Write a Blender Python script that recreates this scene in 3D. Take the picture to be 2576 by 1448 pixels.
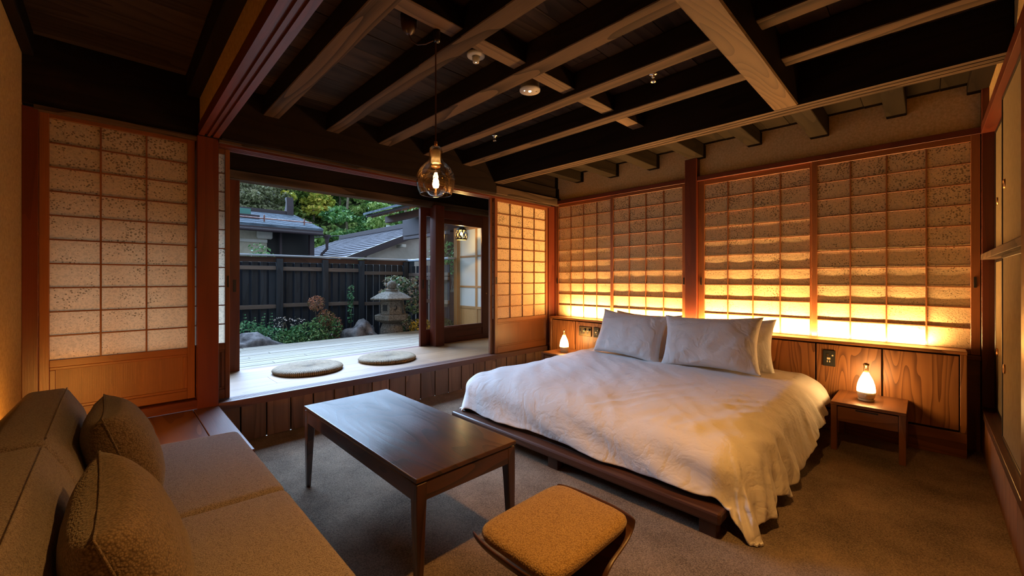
import bpy, bmesh, math, random
from mathutils import Vector, Matrix, Euler, noise
random.seed(7)
R = math.radians
S = bpy.context.scene
COL = S.collection
for o in list(bpy.data.objects): bpy.data.objects.remove(o)

# ------------------------------------------------------------------ camera, world, lights, exposure
cd = bpy.data.cameras.new('camera'); cam = bpy.data.objects.new('camera', cd); COL.objects.link(cam)
cam.location = (0, 0, 1.135)
cam.rotation_euler = (R(90), 0, 0.7943 - R(90))
cd.sensor_width = 36; cd.lens = 1024.3 / 2576 * 36; cd.shift_y = -22 / 2576
cd.clip_start = 0.02; cd.clip_end = 300
S.camera = cam
w = bpy.data.worlds.new('overcast_sky'); S.world = w; w.use_nodes = True
bg = w.node_tree.nodes['Background']; bg.inputs[0].default_value = (0.62, 0.80, 1.0, 1); bg.inputs[1].default_value = 0.75
S.view_settings.view_transform = 'Standard'; S.view_settings.look = 'None'
S.view_settings.gamma = 1; S.view_settings.use_curve_mapping = False
S.view_settings.exposure = 0.75
WARM = (1.0, 0.44, 0.10)
def light(name, kind, loc, energy, col, rot=(0, 0, 0), size=None, size_y=None, radius=None, angle=None, spread=None):
    l = bpy.data.lights.new(name, kind); l.energy = energy; l.color = col
    if kind == 'AREA':
        l.shape = 'RECTANGLE'; l.size = size; l.size_y = size_y
        if spread: l.spread = spread
    if radius is not None: l.shadow_soft_size = radius
    if angle is not None: l.angle = angle
    o = bpy.data.objects.new(name, l); COL.objects.link(o); o.location = loc; o.rotation_euler = rot
    return o
# soft daylight from the bright side of the overcast sky over the garden
light('daylight', 'SUN', (2, 9, 6), 15.0, (0.45, 0.66, 1.0), rot=(R(-54), 0, R(-3)), angle=R(60))
# strip of warm light lying behind the headboard ledge, shining up the paper screens
light('ledge_strip_light', 'AREA', (4.010, 1.56, 0.682), 75, (1.0, 0.54, 0.19), rot=(R(180), R(14), 0), size=0.012, size_y=3.14)
light('pendant_filament_light', 'POINT', (1.115, 1.66, 1.564), 30, (1.0, 0.44, 0.095), radius=0.004)
light('lamp_behind_sofa', 'POINT', (-0.22, 2.52, 0.40), 9.0, (1.0, 0.44, 0.08), radius=0.05)
light('engawa_lantern_light', 'POINT', (3.67, 4.80, 1.765), 9.0, (1.0, 0.55, 0.16), radius=0.006)
light('ceiling_downlight_near', 'SPOT', (1.15, 0.42, 2.27), 88, (1.0, 0.45, 0.10), radius=0.04)
bpy.data.lights['ceiling_downlight_near'].spot_size = R(118); bpy.data.lights['ceiling_downlight_near'].spot_blend = 1.0

# ------------------------------------------------------------------ materials
def nt(name):
    m = bpy.data.materials.new(name); m.use_nodes = True
    return m, m.node_tree.nodes, m.node_tree.links, m.node_tree.nodes['Principled BSDF']
def plain(name, col, rough=0.5, metal=0.0, spec=0.5, emit=None, estr=0, trans=0, ior=1.45):
    m, n, l, b = nt(name)
    b.inputs['Base Color'].default_value = (*col, 1); b.inputs['Roughness'].default_value = rough
    b.inputs['Metallic'].default_value = metal; b.inputs['Specular IOR Level'].default_value = spec
    if emit: b.inputs['Emission Color'].default_value = (*emit, 1); b.inputs['Emission Strength'].default_value = estr
    if trans: b.inputs['Transmission Weight'].default_value = trans; b.inputs['IOR'].default_value = ior
    return m
def coords(n, l, kind, scale, off=True):
    tc = n.new('ShaderNodeTexCoord'); mp = n.new('ShaderNodeMapping'); mp.inputs['Scale'].default_value = scale
    src = tc.outputs[kind]
    if off:
        oi = n.new('ShaderNodeObjectInfo'); ma = n.new('ShaderNodeMath'); ma.operation = 'MULTIPLY'; ma.inputs[1].default_value = 31.7
        l.new(oi.outputs['Random'], ma.inputs[0])
        va = n.new('ShaderNodeVectorMath'); va.operation = 'ADD'; l.new(src, va.inputs[0]); l.new(ma.outputs[0], va.inputs[1]); src = va.outputs[0]
    l.new(src, mp.inputs['Vector']); return mp.outputs[0]
def noise_n(n, l, vec, scale, detail=3, rough=0.6):
    t = n.new('ShaderNodeTexNoise'); t.inputs['Scale'].default_value = scale; t.inputs['Detail'].default_value = detail
    t.inputs['Roughness'].default_value = rough; l.new(vec, t.inputs['Vector']); return t.outputs['Fac']
def math_n(n, l, op, a, b=None, c=None):
    t = n.new('ShaderNodeMath'); t.operation = op
    for i, v in enumerate((a, b, c)):
        if v is None: continue
        if isinstance(v, (int, float)): t.inputs[i].default_value = v
        else: l.new(v, t.inputs[i])
    return t.outputs[0]
def ramp_n(n, l, fac, stops):
    t = n.new('ShaderNodeValToRGB'); e = t.color_ramp.elements
    while len(e) < len(stops): e.new(0.5)
    for i, (p, c) in enumerate(stops): e[i].position = p; e[i].color = (*c, 1)
    l.new(fac, t.inputs[0]); return t.outputs[0]
def mix_n(n, l, f, a, b, mode='MIX'):
    t = n.new('ShaderNodeMix'); t.data_type = 'RGBA'; t.blend_type = mode
    for i, v in ((0, f), (6, a), (7, b)):
        if isinstance(v, (int, float)): t.inputs[i].default_value = v
        elif isinstance(v, tuple): t.inputs[i].default_value = (*v, 1)
        else: l.new(v, t.inputs[i])
    return t.outputs[2]
def bump_n(n, l, b, h, strength=0.3, dist=0.01):
    t = n.new('ShaderNodeBump'); t.inputs['Strength'].default_value = strength; t.inputs['Distance'].default_value = dist
    l.new(h, t.inputs['Height']); l.new(t.outputs[0], b.inputs['Normal'])
def wood(name, dark, light_, rough=0.45, rings=14, band=0.55, fiber=0.4, bump=0.25, vary=0.35, wide=5.0, spec=0.5, coat=0.0, longs=0.55):
    """grain runs along u of the UV map (metres); contour lines of a stretched noise make the cathedral figure"""
    m, n, l, b = nt(name)
    v1 = coords(n, l, 'UV', (longs, wide, 1)); v2 = coords(n, l, 'UV', (5, 260, 1))
    a = noise_n(n, l, v1, 1.0, 1.5, 0.4)
    s = math_n(n, l, 'FRACT', math_n(n, l, 'MULTIPLY', a, rings))
    s = math_n(n, l, 'POWER', s, 2.2)
    f = noise_n(n, l, v2, 1.0, 2, 0.6)
    lo = noise_n(n, l, v1, 0.7, 2)
    k = math_n(n, l, 'ADD', math_n(n, l, 'MULTIPLY', s, band), math_n(n, l, 'MULTIPLY', f, fiber))
    c = mix_n(n, l, k, light_, dark)
    oi = n.new('ShaderNodeObjectInfo')
    vv = math_n(n, l, 'MULTIPLY_ADD', math_n(n, l, 'ADD', oi.outputs['Random'], lo), vary, 1.0 - vary)
    c2 = mix_n(n, l, 1.0, c, (0.5, 0.5, 0.5), 'MULTIPLY')
    hs = n.new('ShaderNodeHueSaturation'); l.new(c, hs.inputs['Color']); l.new(vv, hs.inputs['Value'])
    l.new(hs.outputs[0], b.inputs['Base Color'])
    b.inputs['Roughness'].default_value = rough; b.inputs['Specular IOR Level'].default_value = spec
    b.inputs['Coat Weight'].default_value = coat; b.inputs['Coat Roughness'].default_value = 0.2
    bump_n(n, l, b, k, bump, 0.002)
    return m
def weave(name, dark, light_, scale=260, rough=0.9, bump=0.6, sheen=0.3):
    m, n, l, b = nt(name)
    v = coords(n, l, 'Object', (1, 1, 1))
    vo = n.new('ShaderNodeTexVoronoi'); vo.inputs['Scale'].default_value = scale; l.new(v, vo.inputs['Vector'])
    d = math_n(n, l, 'MULTIPLY', vo.outputs['Distance'], 1.25)
    nz = noise_n(n, l, v, scale * 0.25, 3, 0.7)
    k = math_n(n, l, 'ADD', math_n(n, l, 'MULTIPLY', d, 0.75), math_n(n, l, 'MULTIPLY', nz, 0.45))
    l.new(mix_n(n, l, k, light_, dark), b.inputs['Base Color'])
    b.inputs['Roughness'].default_value = rough; b.inputs['Sheen Weight'].default_value = sheen; b.inputs['Specular IOR Level'].default_value = 0.15
    bump_n(n, l, b, math_n(n, l, 'SUBTRACT', 1.0, k), bump, 0.003)
    return m
def speck(name, c1, c2, scale=8, rough=0.85, bump=0.3, dist=0.01, kind='Object', spec=0.3, stretch=(1, 1, 1), contrast=(0.35, 0.65), detail=5):
    m, n, l, b = nt(name)
    v = coords(n, l, kind, stretch)
    f = noise_n(n, l, v, scale, detail, 0.65)
    l.new(ramp_n(n, l, f, [(contrast[0], c1), (contrast[1], c2)]), b.inputs['Base Color'])
    b.inputs['Roughness'].default_value = rough; b.inputs['Specular IOR Level'].default_value = spec
    bump_n(n, l, b, f, bump, dist)
    return m
M = {}
M['red'] = wood('red_stained_wood', (0.050, 0.008, 0.003), (0.135, 0.026, 0.009), 0.38, rings=6, band=0.35, fiber=0.5, vary=0.25)
M['door'] = wood('amber_door_wood', (0.10, 0.028, 0.008), (0.26, 0.088, 0.026), 0.38, rings=5, band=0.25, fiber=0.6, vary=0.25)
M['panel'] = wood('amber_veneer', (0.12, 0.038, 0.010), (0.26, 0.095, 0.030), 0.42, rings=3, band=0.2, fiber=0.7, vary=0.2, wide=14)
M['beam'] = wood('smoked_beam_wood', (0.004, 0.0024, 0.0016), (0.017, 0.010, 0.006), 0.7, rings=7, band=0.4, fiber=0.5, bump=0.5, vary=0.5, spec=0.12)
M['joist'] = wood('old_joist_wood', (0.012, 0.007, 0.004), (0.125, 0.078, 0.046), 0.65, rings=9, band=0.6, fiber=0.5, bump=0.5, vary=0.35, spec=0.12)
M['stub'] = wood('dark_stub_joist_wood', (0.006, 0.004, 0.002), (0.022, 0.015, 0.008), 0.6, rings=7, band=0.4, fiber=0.5, bump=0.5, vary=0.4, spec=0.12)
M['cross'] = wood('grained_cross_beam_wood', (0.05, 0.026, 0.012), (0.17, 0.105, 0.055), 0.6, rings=14, band=0.6, fiber=0.3, bump=0.4, spec=0.2)
M['oak'] = wood('big_beam_wood', (0.045, 0.024, 0.010), (0.165, 0.098, 0.045), 0.55, rings=20, band=0.6, fiber=0.25, bump=0.4, longs=0.8, spec=0.2)
M['board'] = wood('dark_ceiling_board_wood', (0.012, 0.008, 0.005), (0.075, 0.048, 0.032), 0.62, rings=9, band=0.5, fiber=0.45, bump=0.5, vary=0.7, spec=0.12)
M['headboard'] = wood('headboard_ash', (0.10, 0.030, 0.007), (0.36, 0.145, 0.045), 0.40, rings=16, band=0.75, fiber=0.3, vary=0.2, longs=0.9, wide=7)
M['walnut'] = wood('dark_table_wood', (0.014, 0.005, 0.003), (0.070, 0.024, 0.012), 0.40, rings=15, band=0.8, fiber=0.3, bump=1.0, vary=0.1, spec=0.7, coat=0.8, longs=1.1, wide=4)
M['bedwood'] = wood('dark_bed_wood', (0.022, 0.008, 0.004), (0.085, 0.032, 0.015), 0.4, rings=9, band=0.5, fiber=0.4, vary=0.2)
M['stand'] = wood('nightstand_wood', (0.09, 0.03, 0.010), (0.25, 0.095, 0.034), 0.4, rings=9, band=0.5, fiber=0.4, vary=0.15)
M['platform'] = wood('platform_board_wood', (0.10, 0.035, 0.012), (0.30, 0.13, 0.05), 0.4, rings=10, band=0.6, fiber=0.3, vary=0.4)
M['mauve'] = wood('platform_edge_wood', (0.06, 0.022, 0.014), (0.15, 0.065, 0.045), 0.45, rings=4, band=0.2, fiber=0.6)
M['engawa'] = wood('engawa_floor_wood', (0.14, 0.065, 0.025), (0.28, 0.155, 0.072), 0.42, rings=9, band=0.4, fiber=0.4, vary=0.2)
M['deck'] = wood('weathered_deck_wood', (0.15, 0.122, 0.085), (0.28, 0.238, 0.17), 0.75, rings=10, band=0.4, fiber=0.5, vary=0.25, bump=0.5)
M['plank'] = wood('knotty_wall_plank_wood', (0.06, 0.027, 0.014), (0.25, 0.135, 0.075), 0.6, rings=8, band=0.45, fiber=0.45, bump=0.5, vary=0.6)
M['pine'] = wood('pine_plank_wood', (0.12, 0.04, 0.014), (0.30, 0.125, 0.05), 0.55, rings=8, band=0.45, fiber=0.45, vary=0.3)
M['fence'] = wood('charred_fence_wood', (0.006, 0.008, 0.012), (0.036, 0.045, 0.060), 0.7, rings=6, band=0.4, fiber=0.6, bump=0.5, vary=0.6)
M['rail'] = wood('fence_rail_wood', (0.07, 0.05, 0.042), (0.21, 0.165, 0.14), 0.7, rings=6, band=0.4, fiber=0.5, vary=0.5)
M['redfence'] = wood('fence_top_board_wood', (0.035, 0.016, 0.010), (0.10, 0.045, 0.028), 0.7, rings=6)
M['wing'] = wood('light_door_wood', (0.28, 0.13, 0.04), (0.50, 0.28, 0.11), 0.5, rings=4, band=0.2, fiber=0.5)
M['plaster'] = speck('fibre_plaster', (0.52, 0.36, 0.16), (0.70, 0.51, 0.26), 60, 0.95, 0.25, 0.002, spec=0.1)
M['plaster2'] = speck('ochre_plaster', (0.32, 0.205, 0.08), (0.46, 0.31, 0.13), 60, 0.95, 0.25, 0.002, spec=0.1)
M['fusuma'] = speck('sliding_door_paper', (0.16, 0.115, 0.055), (0.21, 0.155, 0.08), 90, 0.9, 0.15, 0.002, stretch=(1, 1, 0.25), spec=0.1)
M['black'] = plain('black_lacquer', (0.008, 0.006, 0.005), 0.35)
M['blackmat'] = plain('matt_black', (0.012, 0.011, 0.010), 0.6)
M['bronze'] = plain('bronze_plate', (0.09, 0.060, 0.028), 0.4, 0.6)
M['brass'] = plain('warm_brass', (0.55, 0.30, 0.12), 0.3, 0.9)
M['grey'] = plain('grey_plastic', (0.45, 0.42, 0.38), 0.5)
M['chrome'] = plain('chrome', (0.6, 0.55, 0.5), 0.2, 1.0)
M['cream'] = plain('cream_plastic', (0.72, 0.62, 0.42), 0.5)
M['cork'] = speck('cork', (0.30, 0.16, 0.07), (0.48, 0.29, 0.14), 90)
def thin_glass(name, tint, lo, hi):
    m, n, l, b = nt(name); n.remove(b)
    tr = n.new('ShaderNodeBsdfTransparent'); tr.inputs[0].default_value = (*tint, 1)
    gl = n.new('ShaderNodeBsdfGlossy'); gl.inputs['Roughness'].default_value = 0.02
    lw = n.new('ShaderNodeLayerWeight'); lw.inputs['Blend'].default_value = 0.25
    mr = n.new('ShaderNodeMapRange'); mr.inputs['To Min'].default_value = lo; mr.inputs['To Max'].default_value = hi; l.new(lw.outputs['Facing'], mr.inputs['Value'])
    mx = n.new('ShaderNodeMixShader'); l.new(mr.outputs[0], mx.inputs[0]); l.new(tr.outputs[0], mx.inputs[1]); l.new(gl.outputs[0], mx.inputs[2])
    out = [x for x in n if x.type == 'OUTPUT_MATERIAL'][0]; l.new(mx.outputs[0], out.inputs[0]); return m
M['glass'] = thin_glass('clear_glass', (0.98, 0.95, 0.90), 0.05, 0.75)
M['pane'] = thin_glass('window_glass', (0.96, 0.98, 0.97), 0.05, 0.4)
M['glow'] = plain('glowing_lamp_shade', (0.9, 0.8, 0.6), 0.5, emit=(1.0, 0.56, 0.19), estr=34)
M['filament'] = plain('glowing_filament', (1, 0.8, 0.5), 0.5, emit=(1.0, 0.66, 0.30), estr=260)
M['socket'] = plain('white_lamp_socket', (0.80, 0.66, 0.46), 0.5)
M['led'] = plain('small_led', (1, 0.9, 0.7), 0.5, emit=(1.0, 0.85, 0.6), estr=2.5)
M['sofa'] = weave('taupe_sofa_weave', (0.16, 0.128, 0.115), (0.50, 0.43, 0.40), 330)
M['pillowf'] = weave('brown_cushion_weave', (0.10, 0.070, 0.045), (0.33, 0.245, 0.165), 240)
M['mustard'] = weave('mustard_seat_weave', (0.20, 0.115, 0.038), (0.52, 0.36, 0.155), 240)
M['stone'] = speck('granite', (0.10, 0.088, 0.072), (0.28, 0.255, 0.215), 45, 0.95, 0.9, 0.01, spec=0.1)
M['rock'] = speck('garden_rock_stone', (0.055, 0.052, 0.060), (0.36, 0.35, 0.36), 6, 0.95, 0.9, 0.03, spec=0.1, detail=8)
M['cap'] = plain('zinc_cap', (0.50, 0.60, 0.72), 0.4, 0.4)
M['soil'] = speck('garden_soil', (0.02, 0.018, 0.012), (0.07, 0.06, 0.04), 12)
M['roof'] = speck('slate_grey_roof', (0.06, 0.078, 0.10), (0.17, 0.21, 0.26), 5, 0.8, 0.2, spec=0.1, stretch=(0.5, 3, 3))
M['roof2'] = speck('mauve_grey_roof', (0.05, 0.045, 0.052), (0.13, 0.124, 0.142), 4, 0.8, 0.2, spec=0.1, stretch=(3, 0.5, 3))
M['darkroof'] = plain('dark_brown_trim', (0.045, 0.030, 0.036), 0.6)
M['stucco'] = speck('cream_stucco', (0.40, 0.36, 0.27), (0.58, 0.53, 0.42), 3, 0.9, 0.1)
M['stucco2'] = speck('pale_stucco', (0.55, 0.53, 0.47), (0.68, 0.66, 0.60), 3, 0.9, 0.1)
M['copper'] = plain('rust_red_metal', (0.22, 0.085, 0.06), 0.5, 0.3)
M['greenglass'] = plain('green_skylight', (0.05, 0.20, 0.17), 0.25)
M['orange'] = plain('orange_paint', (0.85, 0.34, 0.04), 0.5)
M['white'] = plain('pale_grey_paint', (0.62, 0.66, 0.70), 0.5)
M['bark'] = speck('bark', (0.10, 0.075, 0.05), (0.34, 0.28, 0.22), 20, 0.9, 0.5)
M['iron'] = plain('cast_iron', (0.05, 0.038, 0.022), 0.5, 0.6)
M['redtile'] = plain('red_sheet_metal', (0.30, 0.07, 0.045), 0.6)
def frosted():
    m, n, l, b = nt('frosted_pane')
    b.inputs['Base Color'].default_value = (0.62, 0.68, 0.70, 1); b.inputs['Roughness'].default_value = 0.45
    return m
M['frost'] = frosted()
def carpet():
    m, n, l, b = nt('cut_pile_carpet')
    v = coords(n, l, 'Object', (1, 1, 1), False)
    f = noise_n(n, l, v, 170, 3, 0.8); g = noise_n(n, l, v, 3.0, 4, 0.6); h = noise_n(n, l, v, 620, 2, 0.6)
    k = math_n(n, l, 'ADD', math_n(n, l, 'MULTIPLY', f, 0.65), math_n(n, l, 'MULTIPLY', g, 0.35))
    l.new(ramp_n(n, l, k, [(0.38, (0.09, 0.050, 0.027)), (0.60, (0.55, 0.39, 0.26))]), b.inputs['Base Color'])
    b.inputs['Roughness'].default_value = 1; b.inputs['Specular IOR Level'].default_value = 0.05; b.inputs['Sheen Weight'].default_value = 0.2
    bump_n(n, l, b, math_n(n, l, 'ADD', f, math_n(n, l, 'MULTIPLY', h, 0.4)), 1.0, 0.02)
    return m
M['carpet'] = carpet()
def linen(name, col, wr=0.5):
    m, n, l, b = nt(name)
    v = coords(n, l, 'Object', (1, 1, 1), False)
    b.inputs['Base Color'].default_value = (*col, 1); b.inputs['Roughness'].default_value = 0.75
    b.inputs['Sheen Weight'].default_value = 0.15; b.inputs['Specular IOR Level'].default_value = 0.25
    dn = n.new('ShaderNodeTexNoise'); dn.inputs['Scale'].default_value = 2.2; dn.inputs['Detail'].default_value = 2; l.new(v, dn.inputs['Vector'])
    mx = mix_n(n, l, 0.25, v, dn.outputs['Color'])
    f = noise_n(n, l, mx, 9, 4, 0.55)
    r = math_n(n, l, 'ABSOLUTE', math_n(n, l, 'SUBTRACT', f, 0.5))
    r = math_n(n, l, 'MINIMUM', r, 0.12)
    bump_n(n, l, b, r, wr, 0.05)
    return m
M['duvet'] = linen('white_cotton_duvet_cover', (0.76, 0.75, 0.745), 0.35)
M['pcase'] = linen('white_cotton_pillowcase', (0.74, 0.73, 0.72), 0.6)
def washi(name, trans, base=(0.84, 0.64, 0.37), spot=0.55):
    m, n, l, b = nt(name)
    v = coords(n, l, 'UV', (1, 1, 1))
    geo = n.new('ShaderNodeNewGeometry'); sx = n.new('ShaderNodeSeparateXYZ'); l.new(geo.outputs['Position'], sx.inputs[0])
    # dark fibre flecks: thicker towards the head of each screen, as the paper was laid
    vo = n.new('ShaderNodeTexVoronoi'); vo.inputs['Scale'].default_value = 70; l.new(v, vo.inputs['Vector'])
    big = noise_n(n, l, v, 7, 3)
    zf = math_n(n, l, 'MULTIPLY_ADD', sx.outputs[2], 0.20, -0.03)
    thr = math_n(n, l, 'MULTIPLY', math_n(n, l, 'ADD', zf, math_n(n, l, 'SUBTRACT', big, 0.5)), spot)
    dots = math_n(n, l, 'LESS_THAN', vo.outputs['Distance'], thr)
    vein = noise_n(n, l, v, 60, 2, 0.5)
    vein = math_n(n, l, 'ABSOLUTE', math_n(n, l, 'SUBTRACT', vein, 0.5))
    c = ramp_n(n, l, vein, [(0.0, base), (0.14, tuple(x * 0.80 for x in base))])
    c = mix_n(n, l, math_n(n, l, 'MULTIPLY', dots, 0.75), c, (0.16, 0.11, 0.06))
    df = n.new('ShaderNodeBsdfDiffuse'); tr = n.new('ShaderNodeBsdfTranslucent'); gl = n.new('ShaderNodeBsdfGlossy'); gl.inputs['Roughness'].default_value = 0.35
    l.new(c, df.inputs[0]); l.new(c, tr.inputs[0]); l.new(c, gl.inputs[0])
    bp = n.new('ShaderNodeBump'); bp.inputs['Strength'].default_value = 0.5; bp.inputs['Distance'].default_value = 0.004
    l.new(math_n(n, l, 'ADD', vein, math_n(n, l, 'MULTIPLY', big, 1.5)), bp.inputs['Height'])
    for x in (df, tr, gl): l.new(bp.outputs[0], x.inputs['Normal'])
    m1 = n.new('ShaderNodeMixShader'); m1.inputs[0].default_value = trans; l.new(df.outputs[0], m1.inputs[1]); l.new(tr.outputs[0], m1.inputs[2])
    m2 = n.new('ShaderNodeMixShader'); m2.inputs[0].default_value = 0.06; l.new(m1.outputs[0], m2.inputs[1]); l.new(gl.outputs[0], m2.inputs[2])
    out = [x for x in n if x.type == 'OUTPUT_MATERIAL'][0]; l.new(m2.outputs[0], out.inputs[0]); n.remove(b)
    return m
M['washi'] = washi('flecked_washi_paper', 0.12, spot=0.9)
M['washi_day'] = washi('daylit_washi_paper', 0.50, (0.80, 0.63, 0.44), 0.9)
def leafy(name, cols, scale=3.0, rough=0.6, trans=True):
    m, n, l, b = nt(name)
    g = n.new('ShaderNodeNewGeometry')
    v = coords(n, l, 'Object', (1, 1, 1))
    f = noise_n(n, l, v, scale, 2)
    f = math_n(n, l, 'ADD', math_n(n, l, 'MULTIPLY', f, 0.6), math_n(n, l, 'MULTIPLY', g.outputs['Random Per Island'], 0.4))
    st = [(0.25 + 0.5 * i / (len(cols) - 1), c) for i, c in enumerate(cols)]
    l.new(ramp_n(n, l, f, st), b.inputs['Base Color'])
    b.inputs['Roughness'].default_value = rough; b.inputs['Specular IOR Level'].default_value = 0.3
    return m
M['l_green'] = leafy('green_leaves', [(0.05, 0.16, 0.05), (0.16, 0.36, 0.13), (0.42, 0.56, 0.25)])
M['l_fern'] = leafy('blue_green_leaves', [(0.05, 0.19, 0.09), (0.14, 0.40, 0.20), (0.38, 0.60, 0.34)])
M['l_red'] = leafy('red_tipped_leaves', [(0.14, 0.20, 0.07), (0.48, 0.20, 0.11), (0.70, 0.40, 0.30)])
M['l_maple'] = leafy('maple_leaves', [(0.10, 0.22, 0.09), (0.26, 0.38, 0.20), (0.55, 0.52, 0.46), (0.45, 0.25, 0.14)])
M['l_yellow'] = leafy('yellow_leaves', [(0.20, 0.22, 0.03), (0.62, 0.42, 0.05), (0.75, 0.52, 0.08)])
M['l_dark'] = leafy('dark_green_leaves', [(0.015, 0.04, 0.02), (0.05, 0.10, 0.04), (0.12, 0.18, 0.07)])
M['t1'] = leafy('forest_green_leaves', [(0.03, 0.10, 0.035), (0.12, 0.28, 0.09), (0.32, 0.50, 0.17)], 0.5)
M['t2'] = leafy('light_green_tree_leaves', [(0.09, 0.18, 0.045), (0.26, 0.40, 0.11), (0.48, 0.58, 0.20)], 0.5)
M['t3'] = leafy('golden_green_tree_leaves', [(0.18, 0.27, 0.04), (0.52, 0.54, 0.09), (0.85, 0.62, 0.13)], 0.4)
M['t4'] = leafy('grey_brown_tree_leaves', [(0.10, 0.10, 0.06), (0.30, 0.32, 0.18), (0.58, 0.52, 0.38)], 0.5)
def rattan():
    m, n, l, b = nt('woven_straw')
    tc = n.new('ShaderNodeTexCoord'); sp = n.new('ShaderNodeSeparateXYZ'); l.new(tc.outputs['Object'], sp.inputs[0])
    an = math_n(n, l, 'ARCTAN2', sp.outputs[1], sp.outputs[0])
    st = math_n(n, l, 'SINE', math_n(n, l, 'MULTIPLY', an, 110))
    nz = noise_n(n, l, tc.outputs['Object'], 22, 4, 0.7)
    nz2 = noise_n(n, l, tc.outputs['Object'], 130, 2, 0.7)
    k = math_n(n, l, 'ADD', math_n(n, l, 'MULTIPLY', math_n(n, l, 'MULTIPLY_ADD', st, 0.5, 0.5), 0.35), math_n(n, l, 'ADD', math_n(n, l, 'MULTIPLY', nz, 0.5), math_n(n, l, 'MULTIPLY', nz2, 0.2)))
    l.new(ramp_n(n, l, k, [(0.25, (0.05, 0.026, 0.009)), (0.5, (0.17, 0.105, 0.045)), (0.78, (0.40, 0.30, 0.17))]), b.inputs['Base Color'])
    b.inputs['Roughness'].default_value = 0.8
    bump_n(n, l, b, k, 0.9, 0.006)
    return m
M['straw'] = rattan()

# ------------------------------------------------------------------ builders
WL = {}
def link(name, me, mat, parent=None, loc=(0, 0, 0), smooth=False):
    o = bpy.data.objects.new(name, me); COL.objects.link(o)
    if mat is not None: me.materials.append(M[mat] if isinstance(mat, str) else mat)
    loc = Vector(loc); WL[o.name] = loc.copy()
    if parent is not None:
        o.parent = parent; loc = loc - WL[parent.name]
    o.location = loc
    if smooth:
        for p in me.polygons: p.use_smooth = True
    return o
def thing(name, label, cat, loc=(0, 0, 0), rot=0, group=None):
    """rotated things take their parts in local coordinates, the others in world coordinates"""
    o = bpy.data.objects.new(name, None); COL.objects.link(o); o.empty_display_size = 0.1
    o.location = loc; o.rotation_euler = (0, 0, rot)
    WL[o.name] = Vector((0, 0, 0)) if rot else Vector(loc)
    o['label'] = label; o['category'] = cat
    if group: o['group'] = group
    return o
def tag(o, label, cat, group=None):
    o['label'] = label; o['category'] = cat
    if group: o['group'] = group
    return o
def struct(o): o['kind'] = 'structure'; return o
def group_struct(name, loc=(0, 0, 0)):
    o = bpy.data.objects.new(name, None); COL.objects.link(o); o.location = loc; WL[o.name] = Vector(loc); o['kind'] = 'structure'; return o
def grain_uv(me, axis):
    uv = me.uv_layers.new(name='uv'); oy = random.random() * 7; ox = random.random() * 7
    vs = me.vertices
    for p in me.polygons:
        nrm = p.normal; k = max(range(3), key=lambda i: abs(nrm[i]))
        if k == axis: a, b_, f = [i for i in range(3) if i != axis] + [1]
        else: a = axis; b_ = 3 - axis - k; f = 1
        for li in p.loop_indices:
            c = vs[me.loops[li].vertex_index].co
            uv.data[li].uv = (c[a] + ox + (0.37 * k), c[b_] * f + oy + k * 1.3)
def box_mesh(sx, sy, sz, bevel=0.0015, axis=None, segs=1):
    bm = bmesh.new(); bmesh.ops.create_cube(bm, size=1.0)
    bmesh.ops.scale(bm, vec=(sx, sy, sz), verts=bm.verts)
    if bevel > 0:
        bmesh.ops.bevel(bm, geom=bm.edges[:], offset=min(bevel, min(sx, sy, sz) * 0.3), segments=segs, affect='EDGES', profile=0.5)
    me = bpy.data.meshes.new('m'); bm.to_mesh(me); bm.free()
    if axis is None: axis = max(range(3), key=lambda i: (sx, sy, sz)[i])
    grain_uv(me, axis); return me
def box(name, x0, x1, y0, y1, z0, z1, mat, parent=None, bevel=0.0015, axis=None, segs=1):
    me = box_mesh(abs(x1 - x0), abs(y1 - y0), abs(z1 - z0), bevel, axis, segs)
    return link(name, me, mat, parent, ((x0 + x1) / 2, (y0 + y1) / 2, (z0 + z1) / 2))
def prism(name, prof, axis, lo, hi, mat, parent=None, smooth=False):
    """prof: polygon in the two other axes; extruded along axis from lo to hi"""
    o2 = [i for i in range(3) if i != axis]
    ca = sum(p[0] for p in prof) / len(prof); cb = sum(p[1] for p in prof) / len(prof); cc = (lo + hi) / 2
    bm = bmesh.new(); rows = []
    for e in (lo, hi):
        r = []
        for a, b_ in prof:
            v = [0, 0, 0]; v[axis] = e - cc; v[o2[0]] = a - ca; v[o2[1]] = b_ - cb; r.append(bm.verts.new(v))
        rows.append(r)
    n = len(prof)
    for i in range(n): bm.faces.new((rows[0][i], rows[0][(i + 1) % n], rows[1][(i + 1) % n], rows[1][i]))
    bm.faces.new(rows[0][::-1]); bm.faces.new(rows[1])
    bmesh.ops.recalc_face_normals(bm, faces=bm.faces)
    me = bpy.data.meshes.new('m'); bm.to_mesh(me); bm.free(); grain_uv(me, axis)
    loc = [0, 0, 0]; loc[axis] = cc; loc[o2[0]] = ca; loc[o2[1]] = cb
    return link(name, me, mat, parent, loc, smooth)
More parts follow.
